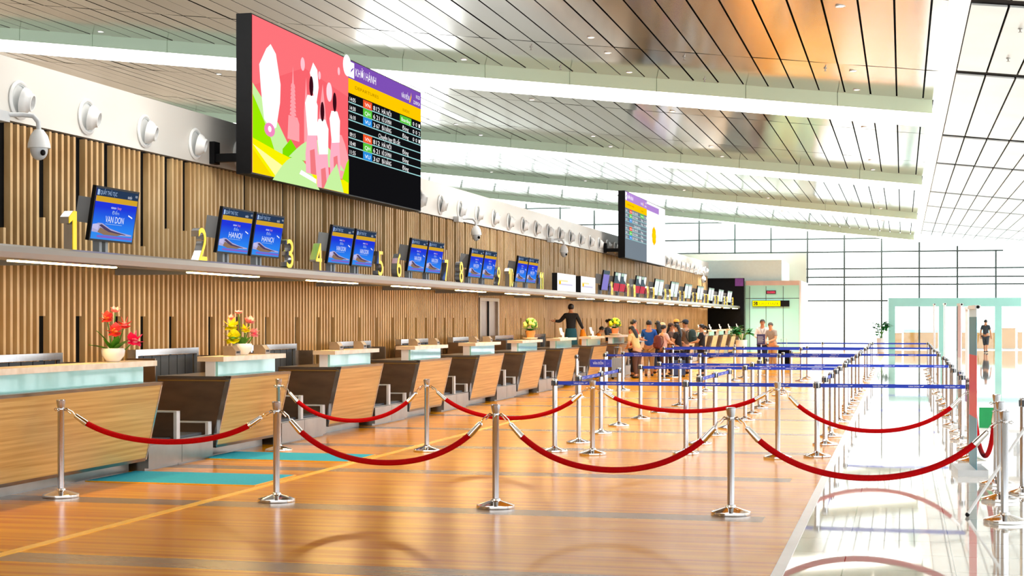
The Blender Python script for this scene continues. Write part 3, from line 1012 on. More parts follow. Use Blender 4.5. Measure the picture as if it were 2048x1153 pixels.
def counter(L, label, loc):
    """check-in counter, local origin on the floor at its right front end; runs from y=-L to 0"""
    t = thing('check_in_counter', label, 'counter', loc, 0, 'check-in counters along the wall')
    p = MB()
    # leaning front panel with steel edge
    a, b = XTOP, XBOT
    def lean(y0, y1, z0, z1, off0, off1, m):
        fx = lambda z, o: b + (a - b) * (z - .15) / .87 + o
        vs = []
        for y in (y0, y1):
            for z in (z0, z1):
                vs += [(fx(z, off0), y, z), (fx(z, off1), y, z)]
        p.add(vs, [(0, 2, 3, 1), (4, 5, 7, 6), (0, 1, 5, 4), (2, 6, 7, 3), (0, 4, 6, 2), (1, 3, 7, 5)], m)
    lean(-L + .02, -.03, .16, .985, -.03, 0, OAK)
    p.build('front_panel', t)
    p = MB()
    lean(-.03, 0, .14, 1.02, -.06, .006, STEEL)
    lean(-L, -L + .02, .14, 1.02, -.06, .006, STEEL)
    lean(-L, 0, .985, 1.02, -.1, .006, DSTEEL)
    lean(-L + .02, -.03, .125, .16, -.06, .004, DSTEEL)
    p.build('steel_edge', t)
    c = MB()
    # carcass with brown sides
    for y0, y1 in ((-L + .02, -L + .05), (-.05, -.02)):
        vs = [(-8.33, y0, .14), (-8.14, y0, .985), (-9.1, y0, .985), (-9.1, y0, .05)]
        vs += [(q[0], y1, q[2]) for q in vs]
        c.add(vs, [(0, 1, 2, 3), (7, 6, 5, 4), (0, 4, 5, 1), (1, 5, 6, 2), (2, 6, 7, 3), (3, 7, 4, 0)], BROWN)
    c.box(-9.1, -8.15, -L + .02, -.02, .985, 1.015, DSTEEL)
    c.build('carcass', t)
    MB().box(-9.0, -8.5, -L + .04, -.04, 0, .15, DSTEEL).build('plinth', t)
    e = MB()
    e.box(-9.08, -8.13, -L - .002, -L + .018, .955, .965, mat('brass_strip', 'c9a04a', .3, .8, .05))
    e.build('brass_strip', t)
    MB().box(-8.31, -8.28, -L + .02, -.12, 1.015, 1.2, AQUA).build('glass_screen', t)
    MB().box(-8.44, -8.312, -L + .0, -.1, 1.015, 1.2, WHITE).build('screen_box', t)
    MB().box(-8.52, -8.17, -L - .06, .0, 1.2, 1.26, TOPW).build('raised_top', t)
    return t


cnt_first = counter(6.6, 'longest oak fronted check-in counter at the left with red flowers on it', (0, 16.53, 0))
cproto = None
clabels = {}
for k in range(1, 18):
    lb = 'oak fronted check-in counter with aqua glass, %s along the wall' % ORD[k]
    loc = (0, 16.4 + 4.0 * k, 0)
    if cproto is None:
        cproto = counter(2.0, lb, loc)
    else:
        copy_tree(cproto, loc, 0, lb)


def conveyor(label, loc):
    t = thing('baggage_conveyor', label, 'conveyor', loc, 0, 'baggage conveyors between the counters')
    b = MB()
    for y0, y1 in ((.12, .98), (.99, 1.86)):
        b.box(-9.3, -8.36, y0, y1, 0, .3, DSTEEL)
        b.box(-8.36, -8.31, y0, y1, .03, .29, DSTEEL)
    b.build('plinth', t)
    MB().box(-9.28, -8.4, .16, .86, .3, .33, BELTRUB).box(-9.28, -8.4, 1.03, 1.72, .3, .33, BELTRUB).build('belt', t)
    g = MB()
    g.box(-9.0, -8.36, .9, .94, .3, .62, BROWN).box(-8.36, -8.32, .86, .95, .3, .64, LGREY).box(-9.0, -8.32, .895, .945, .62, .64, LGREY)
    g.build('guard', t)
    g = MB()
    g.box(-9.0, -8.36, 1.8, 1.83, .3, .44, BROWN).box(-8.36, -8.32, 1.74, 1.84, .3, .46, LGREY).box(-9.0, -8.32, 1.795, 1.84, .44, .46, LGREY)
    g.build('guard', t)
    return t


cv0 = None
for k in range(0, 17):
    lb = 'steel plinth baggage conveyor with stepped guards, %s gap between counters' % ORD[k]
    loc = (0, 16.48 + 4.0 * k, 0)
    if k == 7:
        continue
    if cv0 is None:
        cv0 = conveyor(lb, loc)
    else:
        copy_tree(cv0, loc, 0, lb)


def tunnel(label, loc):
    t = thing('curtain_frame', label, 'curtain frame', loc, 0, 'strip curtain frames behind the counters')
    MB().box(-.1, .02, -.95, .95, 1.25, 1.33, STEEL).box(-.1, .02, -.95, -.89, 0, 1.25, STEEL).box(-.1, .02, .89, .95, 0, 1.25, STEEL).build('frame', t)
    for q in range(7):
        y0 = -.88 + q * .252
        MB().box(-.05, -.035, y0, y0 + .235, .5, 1.24, RUBBER).build('strip', t)
    MB().box(-.1, .3, -.97, -.95, 0, 1.22, BROWN).build('side_panel', t)
    MB().box(-.1, .3, .95, .97, 0, 1.22, BROWN).build('side_panel', t)
    return t


t0 = None
for k in range(0, 8):
    lb = 'steel frame with black rubber strips behind the %s counter' % ORD[k]
    loc = (-9.66, 16.1 + 3.75 * k, 0)
    if t0 is None:
        t0 = tunnel(lb, loc)
    else:
        copy_tree(t0, loc, 0, lb)
cw = thing('step_box', 'grey step box under the woman in black jacket and teal skirt', 'step', (-9.3, 45.05, 0))
MB().box(-.28, .28, -.4, .4, 0, .5, GREY).build('box', cw)
MB().box(-.27, .27, -.39, .39, .5, .512, BELTRUB).build('tread', cw)

# small desk equipment on the raised tops
def printer(label, loc, rz):
    t = thing('boarding_pass_printer', label, 'printer', loc, rz, 'printers behind the counters')
    MB().prism([(-.08, 0), (.09, 0), (.09, .06), (.04, .12), (-.08, .12)], -.08, .08, mat('printer_taupe', '7a6a5a', .4, 0, .08), Matrix(((1, 0, 0, 0), (0, 0, 1, 0), (0, 1, 0, 0), (0, 0, 0, 1)))).build('case', t)
    MB().box(.04, .093, -.05, .05, .03, .055, BLACK).build('slot', t)
    return t


pr0 = None
for i, (y, lb) in enumerate(((19.02, 'small taupe printer left of the yellow flower pot'), (20.0, 'small taupe printer right of the yellow flower pot'), (22.9, 'small taupe printer on the third counter, left one'), (24.0, 'small taupe printer on the third counter, right one'),
                             (26.9, 'small taupe printer on the fourth counter, left one'), (28.1, 'small taupe printer on the fourth counter, right one'), (30.9, 'small taupe printer on the fifth counter, left one'), (32.0, 'small taupe printer on the fifth counter, right one'))):
    loc = (-8.36, y, 1.26)
    if pr0 is None:
        pr0 = printer(lb, loc, 0)
    else:
        copy_tree(pr0, loc, 0, lb)


# far counter computer screens
def pos_screen(label, loc):
    t = thing('desk_screen', label, 'screen', loc, 0, 'white desk screens on the far counters')
    MB().box(-.1, .1, -.1, .1, 0, .015, WHITE).box(-.02, .02, -.03, .03, .015, .14, WHITE).build('stand', t)
    MB().box(-.02, .0, -.13, .13, .08, .26, WHITE, Matrix.Rotation(math.radians(-14), 4, 'Y')).build('panel', t)
    return t


ps0 = None
for i, k in enumerate((6, 7, 8, 12, 13, 14, 15, 16, 17)):
    lb = 'small white desk screen on the %s check-in counter' % ORD[k]
    loc = (-8.34, 16.4 + 4 * k - .9, 1.26)
    if ps0 is None:
        ps0 = pos_screen(lb, loc)
    else:
        copy_tree(ps0, loc, 0, lb)

# ================================================================ FLOWERS
def leaf(b, base, d, L, w, m, droop=.3, n=6):
    """curved leaf with a little thickness"""
    base, d = V(base), V(d).normalized()
    side = d.cross(V((0, 0, 1)))
    side = side.normalized() if side.length > .05 else V((1, 0, 0))
    nrm = side.cross(d)
    vs, fs = [], []
    for i in range(n + 1):
        t = i / n
        c = base + d * (L * t) - V((0, 0, 1)) * (droop * L * t * t)
        ww = w * math.sin(PI * (.08 + .92 * t) ** .8) * .5 + .001
        vs += [c - side * ww, c + nrm * .004 - V((0, 0, .12 * ww)), c + side * ww, c - nrm * .004 - V((0, 0, .12 * ww))]
    for i in range(n):
        for q in range(4):
            r = (q + 1) % 4
            fs.append((i * 4 + q, i * 4 + r, i * 4 + 4 + r, i * 4 + 4 + q))
    b.add(vs, fs, m, None, True)


PETR = mat('coral_petal', 'e8433a', .5, 0, .2, (30, 30, 30))
PETP = mat('magenta_petal', 'f0165c', .5, 0, .2, (30, 30, 30))
PETO = mat('orange_petal', 'ff8a1e', .5, 0, .15, (30, 30, 30))
PETY = mat('yellow_petal', 'f0e400', .5, 0, .15, (30, 30, 30))
PETK = mat('pink_petal', 'f79a9a', .5, 0, .15, (30, 30, 30))


def bloom(b, c, r, m, mc, face, petals=7):
    c, face = V(c), V(face).normalized()
    q = V((0, 0, 1)).rotation_difference(face).to_matrix()
    for i in range(petals):
        a = 2 * PI * i / petals
        d = q @ V((math.cos(a), math.sin(a), .55))
        leaf(b, c, d, r, r * 1.25, m, -.1, 5)
    b.ball(c + face * r * .18, r * .33, mc, 10, 6)


def bowl(t, s=1.0):
    MB().lathe([(.0, 0), (.055 * s, 0), (.075 * s, .012 * s), (.12 * s, .07 * s), (.128 * s, .13 * s), (.12 * s, .15 * s), (.112 * s, .148 * s), (.11 * s, .12 * s), (.0, .115 * s)], POT, 28).build('pot', t)


t = thing('flower_pot', 'white bowl of coral and magenta flowers on the first counter', 'flowers', (-8.34, 15.82, 1.26), math.radians(-62), 'flower pots on the counters')
bowl(t)
st = MB()
heads = [((.02, -.06, .47), .085, PETR, PETO, (1, -.5, .5)), ((0, .02, .55), .06, PETK, PETR, (.6, .2, .9)), ((0, .12, .40), .09, PETR, PETK, (1, 0, .6)),
         ((.06, .02, .33), .10, PETR, PETO, (1, -.3, .35)), ((.05, .22, .23), .11, PETP, PETK, (.7, .5, .3))]
for c, r, m, mc, fc in heads:
    st.tube([(0, c[1] * .15, .11), (c[0] * .5, c[1] * .6, c[2] * .6), c], .007, LEAF, 6)
st.build('stems', t)
for c, r, m, mc, fc in heads:
    b = MB()
    bloom(b, c, r, m, mc, fc)
    b.build('bloom', t)
b = MB()
for d, L, w in (((.2, -1, .55), .3, .18), ((.2, -.9, 1.6), .36, .1), ((.4, .8, .9), .26, .16), ((.5, .3, 1.3), .26, .1), ((.3, -.5, .9), .22, .1), ((-.3, .8, .8), .22, .1)):
    leaf(b, (0, 0, .12), d, L, w, LEAF, .25)
b.build('leaves', t)

t = thing('flower_pot', 'white bowl of yellow and pink flowers on the second counter', 'flowers', (-8.34, 19.32, 1.26), math.radians(-66), 'flower pots on the counters')
bowl(t)
st = MB()
heads = [((.03, -.14, .37), .12, PETY, PETY, (1, -.4, .6)), ((.05, -.12, .22), .13, PETY, LEAF, (1, -.5, .3)), ((0, -.14, .47), .06, PETK, PETR, (.8, -.2, .8)),
         ((0, -.05, .54), .06, PETK, PETK, (.2, 0, 1)), ((0, .09, .43), .085, PETK, PETR, (.8, .3, .8)), ((.04, .04, .33), .08, PETY, PETO, (1, .2, .5)), ((.05, .15, .28), .075, PETK, PETP, (1, .4, .2))]
for c, r, m, mc, fc in heads:
    st.tube([(0, c[1] * .15, .11), (c[0] * .5, c[1] * .6, c[2] * .6), c], .007, LEAF, 6)
st.build('stems', t)
for c, r, m, mc, fc in heads:
    b = MB()
    bloom(b, c, r, m, mc, fc, 8)
    b.build('bloom', t)
b = MB()
for q in range(7):
    a = q * .9
    leaf(b, (0, 0, .12), (math.cos(a), math.sin(a), 1.3), .22, .08, LEAF, .25)
b.build('leaves', t)


def posy(label, loc, m, potm, R0):
    t = thing('flower_pot', label, 'flowers', loc, 0, 'flower pots on the counters')
    MB().lathe([(0, 0), (.13, 0), (.17, .03), (.17, .05), (0, .05)], TOPW, 20).lathe([(0, .05), (.09, .05), (.12, .2), (.11, .21), (0, .2)], potm, 20).build('pot', t)
    b = MB()
    rr = random.Random(5)
    for q in range(34):
        a, p = rr.uniform(0, 2 * PI), rr.uniform(-.2, 1.4)
        d = V((math.cos(a) * math.cos(p), math.sin(a) * math.cos(p), math.sin(p)))
        b.ball(V((0, 0, .33)) + d * R0, R0 * .38, m if rr.random() < .72 else LEAF, 7, 5)
    b.build('blooms', t)
    b = MB()
    for q in range(14):
        a = q * 2.4
        leaf(b, (0, 0, .2), (math.cos(a), math.sin(a), .7), .28, .1, DLEAF, .4)
    b.build('leaves', t)


posy('round posy of pale yellow flowers with dark leaves on the sixth counter', (-8.34, 35.85, 1.26), mat('pale_yellow_petal', 'e8e070', .5, 0, .2), mat('terracotta', 'e09a50', .6, 0, .1), .13)
posy('bright yellow posy in an orange pot beside the clerk in navy', (-8.34, 47.0, 1.26), PETY, mat('peach_pot', 'ff9a60', .6, 0, .1), .14)


def pot_plant(label, loc, ph, h, spread, seed):
    t = thing('potted_plant', label, 'plant', loc, 0, 'potted plants by the end wall')
    MB().lathe([(0, 0), (.17, 0), (.22, ph), (.2, ph), (.18, ph - .05), (0, ph - .05)], WHITE, 20).build('planter', t)
    rr = random.Random(seed)
    s_ = MB()
    b = MB()
    for q in range(9):
        a = rr.uniform(0, 2 * PI)
        top = V((math.cos(a) * spread * .5, math.sin(a) * spread * .5, ph + h * rr.uniform(.45, .85)))
        s_.tube([(0, 0, ph - .06), top * .5 + V((0, 0, ph * .5)), top], .012, LEAF, 5)
        for w in range(9):
            e = rr.uniform(0, 2 * PI)
            leaf(b, top - V((0, 0, rr.uniform(0, .3) * h)), (math.cos(e), math.sin(e), rr.uniform(-.1, .9)), rr.uniform(.3, .5) * spread, .26 * spread, DLEAF, .35, 4)
    s_.build('stems', t)
    b.build('foliage', t)


pot_plant('green potted plant in a white planter left of the far portal', (-1.12, 86.6, 0), .75, 1.05, .75, 4)
pot_plant('green potted plant in a white planter beside the last white counters', (-5.95, 61.0, 0), .95, .75, .62, 9)

# ============================================================ ROPE POSTS
rp0 = thing('rope_post', 'post', 'stanchion', group='chrome rope posts')
MB().lathe([(0, 0), (.174, 0), (.176, .006), (.174, .028), (.166, .032), (.1, .052), (.046, .068), (.04, .085), (.033, .088)], CHROME, 40).build('base', rp0)
MB().lathe([(.031, .085), (.031, .84), (.034, .845), (.034, .862), (.031, .866)], STEEL, 24).build('pole', rp0)
MB().lathe([(.031, .866), (.036, .885), (.042, .925), (.044, .94), (.038, .946), (.0, .946)], STEEL, 24).build('crown', rp0)
ring = MB()
for q in range(4):
    a = q * PI / 2
    c, s_ = math.cos(a), math.sin(a)
    ring.tube([(c * .03, s_ * .03, .85), (c * .058, s_ * .058, .862), (c * .072, s_ * .072, .85), (c * .06, s_ * .06, .838), (c * .032, s_ * .032, .846)], .006, CHROME, 6)
ring.build('hook_ring', rp0)
posts = {}
rows = [('front', 14.12, [-7.92, -5.75, -3.61, -1.47, .84]), ('back', 19.95, [-7.93, -6.03, -3.83, -1.5, .82])]
sidep = [('side', .9, 15.95), ('side2', .93, 18.2)]
firstp = True
pw = ['leftmost', 'second from left', 'middle', 'second from right', 'rightmost']
for nm, Y, xs_ in rows:
    for i, X in enumerate(xs_):
        yy = Y + (-.15 if nm == 'front' and i == 0 else 0) + (-.4 if nm == 'back' and i == 0 else 0)
        lb = 'chrome red-rope post, %s of the five in the %s rope row' % (pw[i], nm)
        posts[(nm, i)] = V((X, yy, 0))
        if firstp:
            rp0.location = (X, yy, 0)
            rp0['label'] = lb
            firstp = False
        else:
            copy_tree(rp0, (X, yy, 0), 0, lb)
posts['s1'] = V((.9, 15.8, 0))
posts['s2'] = V((.95, 17.3, 0))
copy_tree(rp0, (.9, 15.8, 0), 0, 'chrome red-rope post just behind the rightmost front post')
copy_tree(rp0, (.95, 17.3, 0), 0, 'chrome red-rope post on the walkway holding the slack V-shaped rope')


def rope(a, b, low, label):
    a, b = V(a), V(b)
    d = (b - a)
    d.z = 0
    dn = d.normalized()
    A = a + dn * .07 + V((0, 0, .845))
    B = b - dn * .07 + V((0, 0, .845))
    t = thing('barrier_rope', label, 'rope', ((A + B) / 2).to_tuple(), 0, 'red velvet ropes')
    o = (A + B) / 2
    n = 40
    L = (B - A).length
    kk = 2.2
    def P(u):
        s_ = (math.cosh(kk * (2 * u - 1)) - math.cosh(kk)) / (1 - math.cosh(kk))
        p = A.lerp(B, u)
        p.z -= s_ * (.845 - low)
        return p - o
    e = .19 / (L + 2 * (.845 - low) ** 2)
    pts = [P(e + (1 - 2 * e) * i / n) for i in range(n + 1)]
    MB().tube(pts, .027, RED, 14).build('velvet_cord', t)
    for s0, s1 in ((0, e), (1, 1 - e)):
        p0, p1 = P(s0), P(s1)
        q = p0.lerp(p1, .42)
        dd = (p1 - p0).normalized()
        b_ = MB()
        b_.tube([q, q + dd * .01, p1 - dd * .0, p1 + dd * .03], [.014, .024, .03, .03], CHROME, 14)
        w = dd.cross(V((0, 0, 1)))
        w = w.normalized() if w.length > .1 else V((1, 0, 0))
        up = w.cross(dd)
        b_.tube([q, q.lerp(p0, .4) + up * .014, p0 + up * .006, p0 - up * .012, q.lerp(p0, .5) - up * .012], .006, CHROME, 8)
        b_.build('end_hook', t)


fr, bk = [posts[('front', i)] for i in range(5)], [posts[('back', i)] for i in range(5)]
rope(fr[0], fr[1], .55, 'red velvet rope in the front row before the longest counter')
rope(fr[1], fr[2], .39, 'red velvet rope in the front row over the yellow floor line')
rope(fr[2], fr[3], .37, 'red velvet rope in the front row between the middle and the second post from right')
rope(fr[3], fr[4], .35, 'red velvet rope in the front row crossing onto the marble walkway')
rope(bk[0], bk[1], .40, 'red velvet rope in the back row nearest the counters')
rope(bk[1], bk[2], .45, 'red velvet rope in the back row behind the middle front post')
rope(bk[2], bk[3], .57, 'red velvet rope in the back row below the blue belts on the wood floor')
rope(bk[3], bk[4], .36, 'red velvet rope in the back row crossing the marble walkway')
rope(posts['s2'] + V((-.0, -.02, 0)), bk[4] + V((0, .0, 0)), .2, 'slack red velvet rope hanging in a narrow V at the walkway edge')

# ============================================================ BELT POSTS
BHEAD = mat('black_belt_head', '17181b', .35, 0, .1)
bp0 = thing('belt_post', 'post', 'stanchion', group='steel belt posts')
MB().lathe([(0, 0), (.17, 0), (.172, .006), (.168, .026), (.1, .044), (.045, .058), (.036, .075)], CHROME, 32).build('base', bp0)
MB().lathe([(.033, .07), (.033, .86)], STEEL, 18).build('pole', bp0)
MB().box(-.044, .044, -.018, .018, .862, .926, BHEAD).box(-.018, .018, -.044, .044, .862, .926, BHEAD).build('belt_head', bp0)
MB().lathe([(.0335, .86), (.035, .862), (.035, .94), (.03, .948), (0, .948)], STEEL, 18).build('cap', bp0)
bfirst = True


def belt_post(X, Y, label, to=None):
    global bfirst
    if bfirst:
        o = bp0
        o.location = (X, Y, 0)
        o['label'] = label
        bfirst = False
    else:
        o = copy_tree_noblt(bp0, (X, Y, 0), label)
    if to is not None:
        d = V((to[0] - X, to[1] - Y, 0))
        L = d.length
        a = math.atan2(d.y, d.x)
        b = MB()
        b.box(.0, L - .05, -.0015, .0015, .872, .92, BLUE)
        q = .25
        TX = Matrix(((1, 0, 0, 0), (0, 0, -1, 0), (0, 1, 0, 0), (0, 0, 0, 1)))
        if Y < 40:
            while q < L - .3:
                b.text('VAN DON', q, .885, .02, PRINTW, .0022, TX, w=.13)
                b.flat([(q + .14, .893), (q + .19, .905), (q + .175, .893)], .0022, PRINTW, TX)
                q += .43
        b.build('belt', o, None, a)
    return o


def copy_tree_noblt(o, loc, label):
    c = o.copy()
    COL.objects.link(c)
    c.location = loc
    c['label'] = label
    for ch in list(o.children):
        if ch.name.startswith('belt') and not ch.name.startswith('belt_head'):
            continue
        copy_tree(ch, parent=c)
    return c


ROWS = [(20.33, [-4.4, -2.69, -1.04, .8], 'the nearest blue belt row'),
        (27.3, [-4.4, -2.6, -1.02], 'the second blue belt row'),
        (29.2, [-4.35, -2.65, -1.0, .84], 'the third blue belt row'),
        (36.4, [-6.7, -4.5, -2.7, -1.0], 'the fourth blue belt row'),
        (38.3, [-6.6, -4.6, -2.75, -.98, .82], 'the fifth blue belt row'),
        (45.2, [-6.6, -4.6, -2.75, -1.0], 'the sixth blue belt row'),
        (47.3, [-6.65, -4.55, -2.7, -.98, .82], 'the seventh blue belt row'),
        (56.6, [-4.3, -2.7, -1.0, .85], 'the farthest blue belt row')]
for Y, xs_, nm in ROWS:
    for i, X in enumerate(xs_):
        to = (xs_[i + 1], Y) if i + 1 < len(xs_) else None
        belt_post(X, Y + R.uniform(-.04, .04), 'steel belt post, %s from the left in %s' % (ORD[i], nm), to)
lane = [(-4.38, 21.8, (-4.42, 23.69)), (-4.42, 23.69, (-4.45, 25.43)), (-4.45, 25.43, None), (-4.3, 31.6, None), (-4.4, 34.0, None)]
for i, (X, Y, to) in enumerate(lane):
    belt_post(X, Y, 'lone steel belt post, %s back in the column along the counter side' % ORD[i], to)
lane = [(-2.72, 22.0, (-2.7, 23.69)), (-2.7, 23.69, (-2.66, 25.26)), (-2.66, 25.26, None), (-2.7, 31.2, None), (-2.7, 33.0, None), (-2.75, 41.0, None)]
for i, (X, Y, to) in enumerate(lane):
    belt_post(X, Y, 'lone steel belt post, %s back in the middle column on the wood floor' % ORD[i], to)
for i, Y in enumerate((22.3, 23.9, 25.7, 31.0, 32.4, 34.0, 40.2, 42.0, 49.5, 51.2, 53.0, 54.8)):
    belt_post(-1.02 + R.uniform(-.03, .03), Y, 'lone steel belt post, %s back along the marble edge of the wood floor' % ORD[i], (-1.02, 23.9) if Y == 22.3 else None)
for i, Y in enumerate((22.0, 23.6, 25.2, 26.8, 31.0, 33.2, 35.0, 41.0, 43.5, 50.0, 52.5)):
    belt_post(.84 + R.uniform(-.04, .04), Y, 'lone steel belt post, %s back along the right side of the walkway' % ORD[i], (.84, 25.2) if Y == 23.6 else None)
p = at(1074, 792, 20)
belt_post(-7.0, 34.6, 'lone steel belt post before the fifth counter', None)
belt_post(-6.95, 38.0, 'lone steel belt post before the sixth counter', None)
belt_post(1.16, 16.5, 'steel belt post with black head at the right behind the rope posts', None)

# sign on a post
t = thing('post_sign', 'small blue sign board clipped on a belt post before the counters', 'sign', (-4.42, 23.69, .945))
MB().box(-.012, .012, -.008, .008, 0, .06, STEEL).build('stem', t)
MB().box(-.165, .165, -.012, .012, .06, .175, mat('sign_blue', '1a2bb0', .35, 0, .05)).build('board', t)
MB().text('VÂN ĐỒN', -.12, .1, .04, PRINTW, .0135, FRT, w=.16).rect(.065, .068, .075, .16, .0135, PRINTW, FRT).text('24', .09, .1, .03, mat('sign_violet', '7a6ad8', .4), .0135, FRT).build('lettering', t)
t = thing('post_sign', 'dark purple notice board on a stand before the man in white shirt', 'sign', (at(1522, 690, 50.0).x, 50.0, 0))
MB().lathe([(0, 0), (.15, 0), (.14, .02), (.02, .03), (.018, .95)], CHROME, 16).build('stand', t)
MB().box(-.13, .13, -.015, .015, .95, 1.27, mat('notice_purple', '433a6c', .4, 0, .1)).build('board', t)
b = MB()
for q in range(5):
    b.rect(-.1, .06 + .02 * (q % 2), 1.18 - .04 * q, 1.195 - .04 * q, .0165, PRINTW, FRT)
b.build('lettering', t)

# ================================================================ BANNERS
def banner(label, X, Y, h, w, stripes, yaw=0.0, lean=0.0):
    """roll-up stand whose printed face looks left across the walkway"""
    t = thing('roll_up_banner', label, 'banner', (X, Y, 0), yaw, 'banner stands along the walkway')
    MB().box(-.2, .12, -w / 2, w / 2, 0, .07, LGREY).build('base_case', t)
    MB().tube([(.03, 0, .05), (.03, 0, h)], .012, WHITE, 8).build('rear_pole', t)
    MB().box(-.02, .04, -w / 2, w / 2, h - .02, h + .02, WHITE).ball((.01, -w / 2 - .012, h), .018, BLACK, 8, 6).build('top_bar', t)
    b = MB()
    z = h - .02
    for m, f in stripes:
        b.box(-.006, .0, -w / 2 + .01, w / 2 - .01, z - f * (h - .09), z, m)
        z -= f * (h - .09)
    b.build('print', t)
    return t


TEALP = mat('banner_teal', '2c7f92', .4, 0, .05)
REDP = mat('banner_red', 'd0202a', .4, 0, .05)
SKYP = mat('banner_sky', 'cfe6f2', .4, 0, .04)
PURP = mat('banner_purple', '6a3a80', .4, 0, .1)
PNK = mat('banner_pink', 'ecd4de', .4, 0, .05)
PALE = mat('banner_white', 'f4f2f6', .4, 0, .03)
bt = banner('teal and red roll-up banner seen nearly edge-on beside the walkway', .77, 18.6, 1.86, .85, [(SKYP, .05), (TEALP, .24), (REDP, .39), (TEALP, .32)], math.radians(3))
banner('white roll-up banner edge-on, second along the walkway', .98, 26.0, 1.9, .4, [(PALE, .6), (PURP, .2), (PALE, .2)], math.radians(4))
banner('pink and white roll-up banner edge-on, third along the walkway', 1.02, 30.5, 2.0, .4, [(PNK, .5), (PALE, .5)], math.radians(6))
banner('tall thin white banner edge-on, fourth along the walkway', .98, 40.0, 2.1, .4, [(PALE, 1)], math.radians(2))
banner('white banner edge-on at the far end of the belt rows', .95, 51.25, 2.2, .6, [(PALE, .7), (SKYP, .3)], math.radians(2))
banner('purple and pink strip banner right of the rope posts', 1.62, 22.0, 1.3, .3, [(PURP, .35), (PNK, .55), (PURP, .1)], math.radians(-2))
t = thing('banner_stand', 'white X-frame stand with thin diagonal legs at the right edge', 'banner', (1.05, 14.45, 0), 0)
MB().tube([(-.5, 0, .02), (.35, .15, 1.35), (.75, .2, 1.95)], .014, WHITE, 8).build('leg', t)
MB().tube([(.5, -.25, .02), (.30, .12, 1.1)], .012, WHITE, 8).build('leg', t)
MB().tube([(.45, .65, .02), (.30, .16, 1.1)], .012, WHITE, 8).build('leg', t)
MB().ball((-.5, 0, .02), .02, BLACK, 8, 6).build('foot_cap', t)
t = thing('low_display_table', 'low white table with a green board behind the rope posts', 'table', (1.12, 21.2, 0))
MB().box(-.3, .35, -.3, .3, .3, .34, WHITE).build('top', t)
for a, b_ in ((-.27, -.27), (.32, -.27), (-.27, .27), (.32, .27)):
    MB().box(a - .015, a + .015, b_ - .015, b_ + .015, 0, .3, LGREY).build('leg', t)
t = thing('green_board', 'small green board standing on the low white table', 'board', (1.05, 21.2, .34))
MB().box(-.1, .14, -.02, .02, 0, .26, mat('green_board', '0a9a52', .5, 0, .05)).box(-.08, .1, .02, .1, 0, .015, GREY).build('panel', t)

# ============================================================== LUGGAGE
def suitcase(label, loc, rz, m, h=.55):
    t = thing('suitcase', label, 'suitcase', loc, rz, 'suitcases standing near the travellers')
    b = MB().box(-.2, .2, -.12, .12, .06, h, m)
    for q in range(5):
        b.box(-.16 + .075 * q, -.13 + .075 * q, -.127, .127, .1, h - .05, m)
    b.build('shell', t)
    MB().tube([(-.1, .1, h), (-.1, .1, h + .3), (.1, .1, h + .3), (.1, .1, h)], .01, LGREY, 6).build('handle', t)
    for a, c in ((-.16, -.09), (.16, -.09), (-.16, .09), (.16, .09)):
        MB().ball((a, c, .03), .03, BLACK, 8, 6).build('wheel', t)


suitcase('grey ribbed suitcase standing by the man in blue shirt', (-8.0, 45.6, 0), .3, GREY, .62)
suitcase('black suitcase standing right of the two men near the aqua block', (at(1568, 735, 56.0).x, 56.0, 0), .1, BLACKP, .75)
suitcase('dark blue small suitcase among the queueing travellers', (-6.55, 47.7, 0), .5, mat('navy_case', '23345c', .4, 0, .1), .5)

# ================================================================ PEOPLE
SKIN = mat('skin', 'c98a62', .55, 0, .06, (12, 12, 12))
SKINL = mat('light_skin', 'e0a67c', .55, 0, .06, (12, 12, 12))
HAIR = mat('black_hair', '16110f', .5, 0, .25, (60, 60, 10))
SHOE = mat('dark_shoe', '221c1a', .5, 0, .1)


def skin_mesh(name, chains, m, parent, sub=1):
    """chains: list of (verts[(x,y,z,rx,ry)], edges); each is one skinned island of the same surface"""
    vs, es, rr, roots = [], [], [], []
    for pts, ed in chains:
        b = len(vs)
        roots.append(b)
        for p in pts:
            vs.append(p[:3])
            rr.append((p[3], p[4] if len(p) > 4 else p[3]))
        es += [(b + i, b + j) for i, j in ed]
    me = bpy.data.meshes.new(name)
    me.from_pydata(vs, es, [])
    o = bpy.data.objects.new(name, me)
    COL.objects.link(o)
    md = o.modifiers.new('Skin', 'SKIN')
    md.use_smooth_shade = True
    sv = me.skin_vertices[0].data
    for i, q in enumerate(rr):
        sv[i].radius = q
        sv[i].use_root = i in roots
    o.modifiers.new('Sub', 'SUBSURF').levels = sub
    o.modifiers['Sub'].render_levels = sub
    bpy.context.view_layer.update()
    dg = bpy.context.evaluated_depsgraph_get()
    nm = bpy.data.meshes.new_from_object(o.evaluated_get(dg))
    nm.name = name
    bpy.data.objects.remove(o)
    bpy.data.meshes.remove(me)
    nm.materials.clear()
    nm.materials.append(m)
    nm.polygons.foreach_set('use_smooth', [True] * len(nm.polygons))
    q = bpy.data.objects.new(name, nm)
    COL.objects.link(q)
    q.parent = parent
    return q


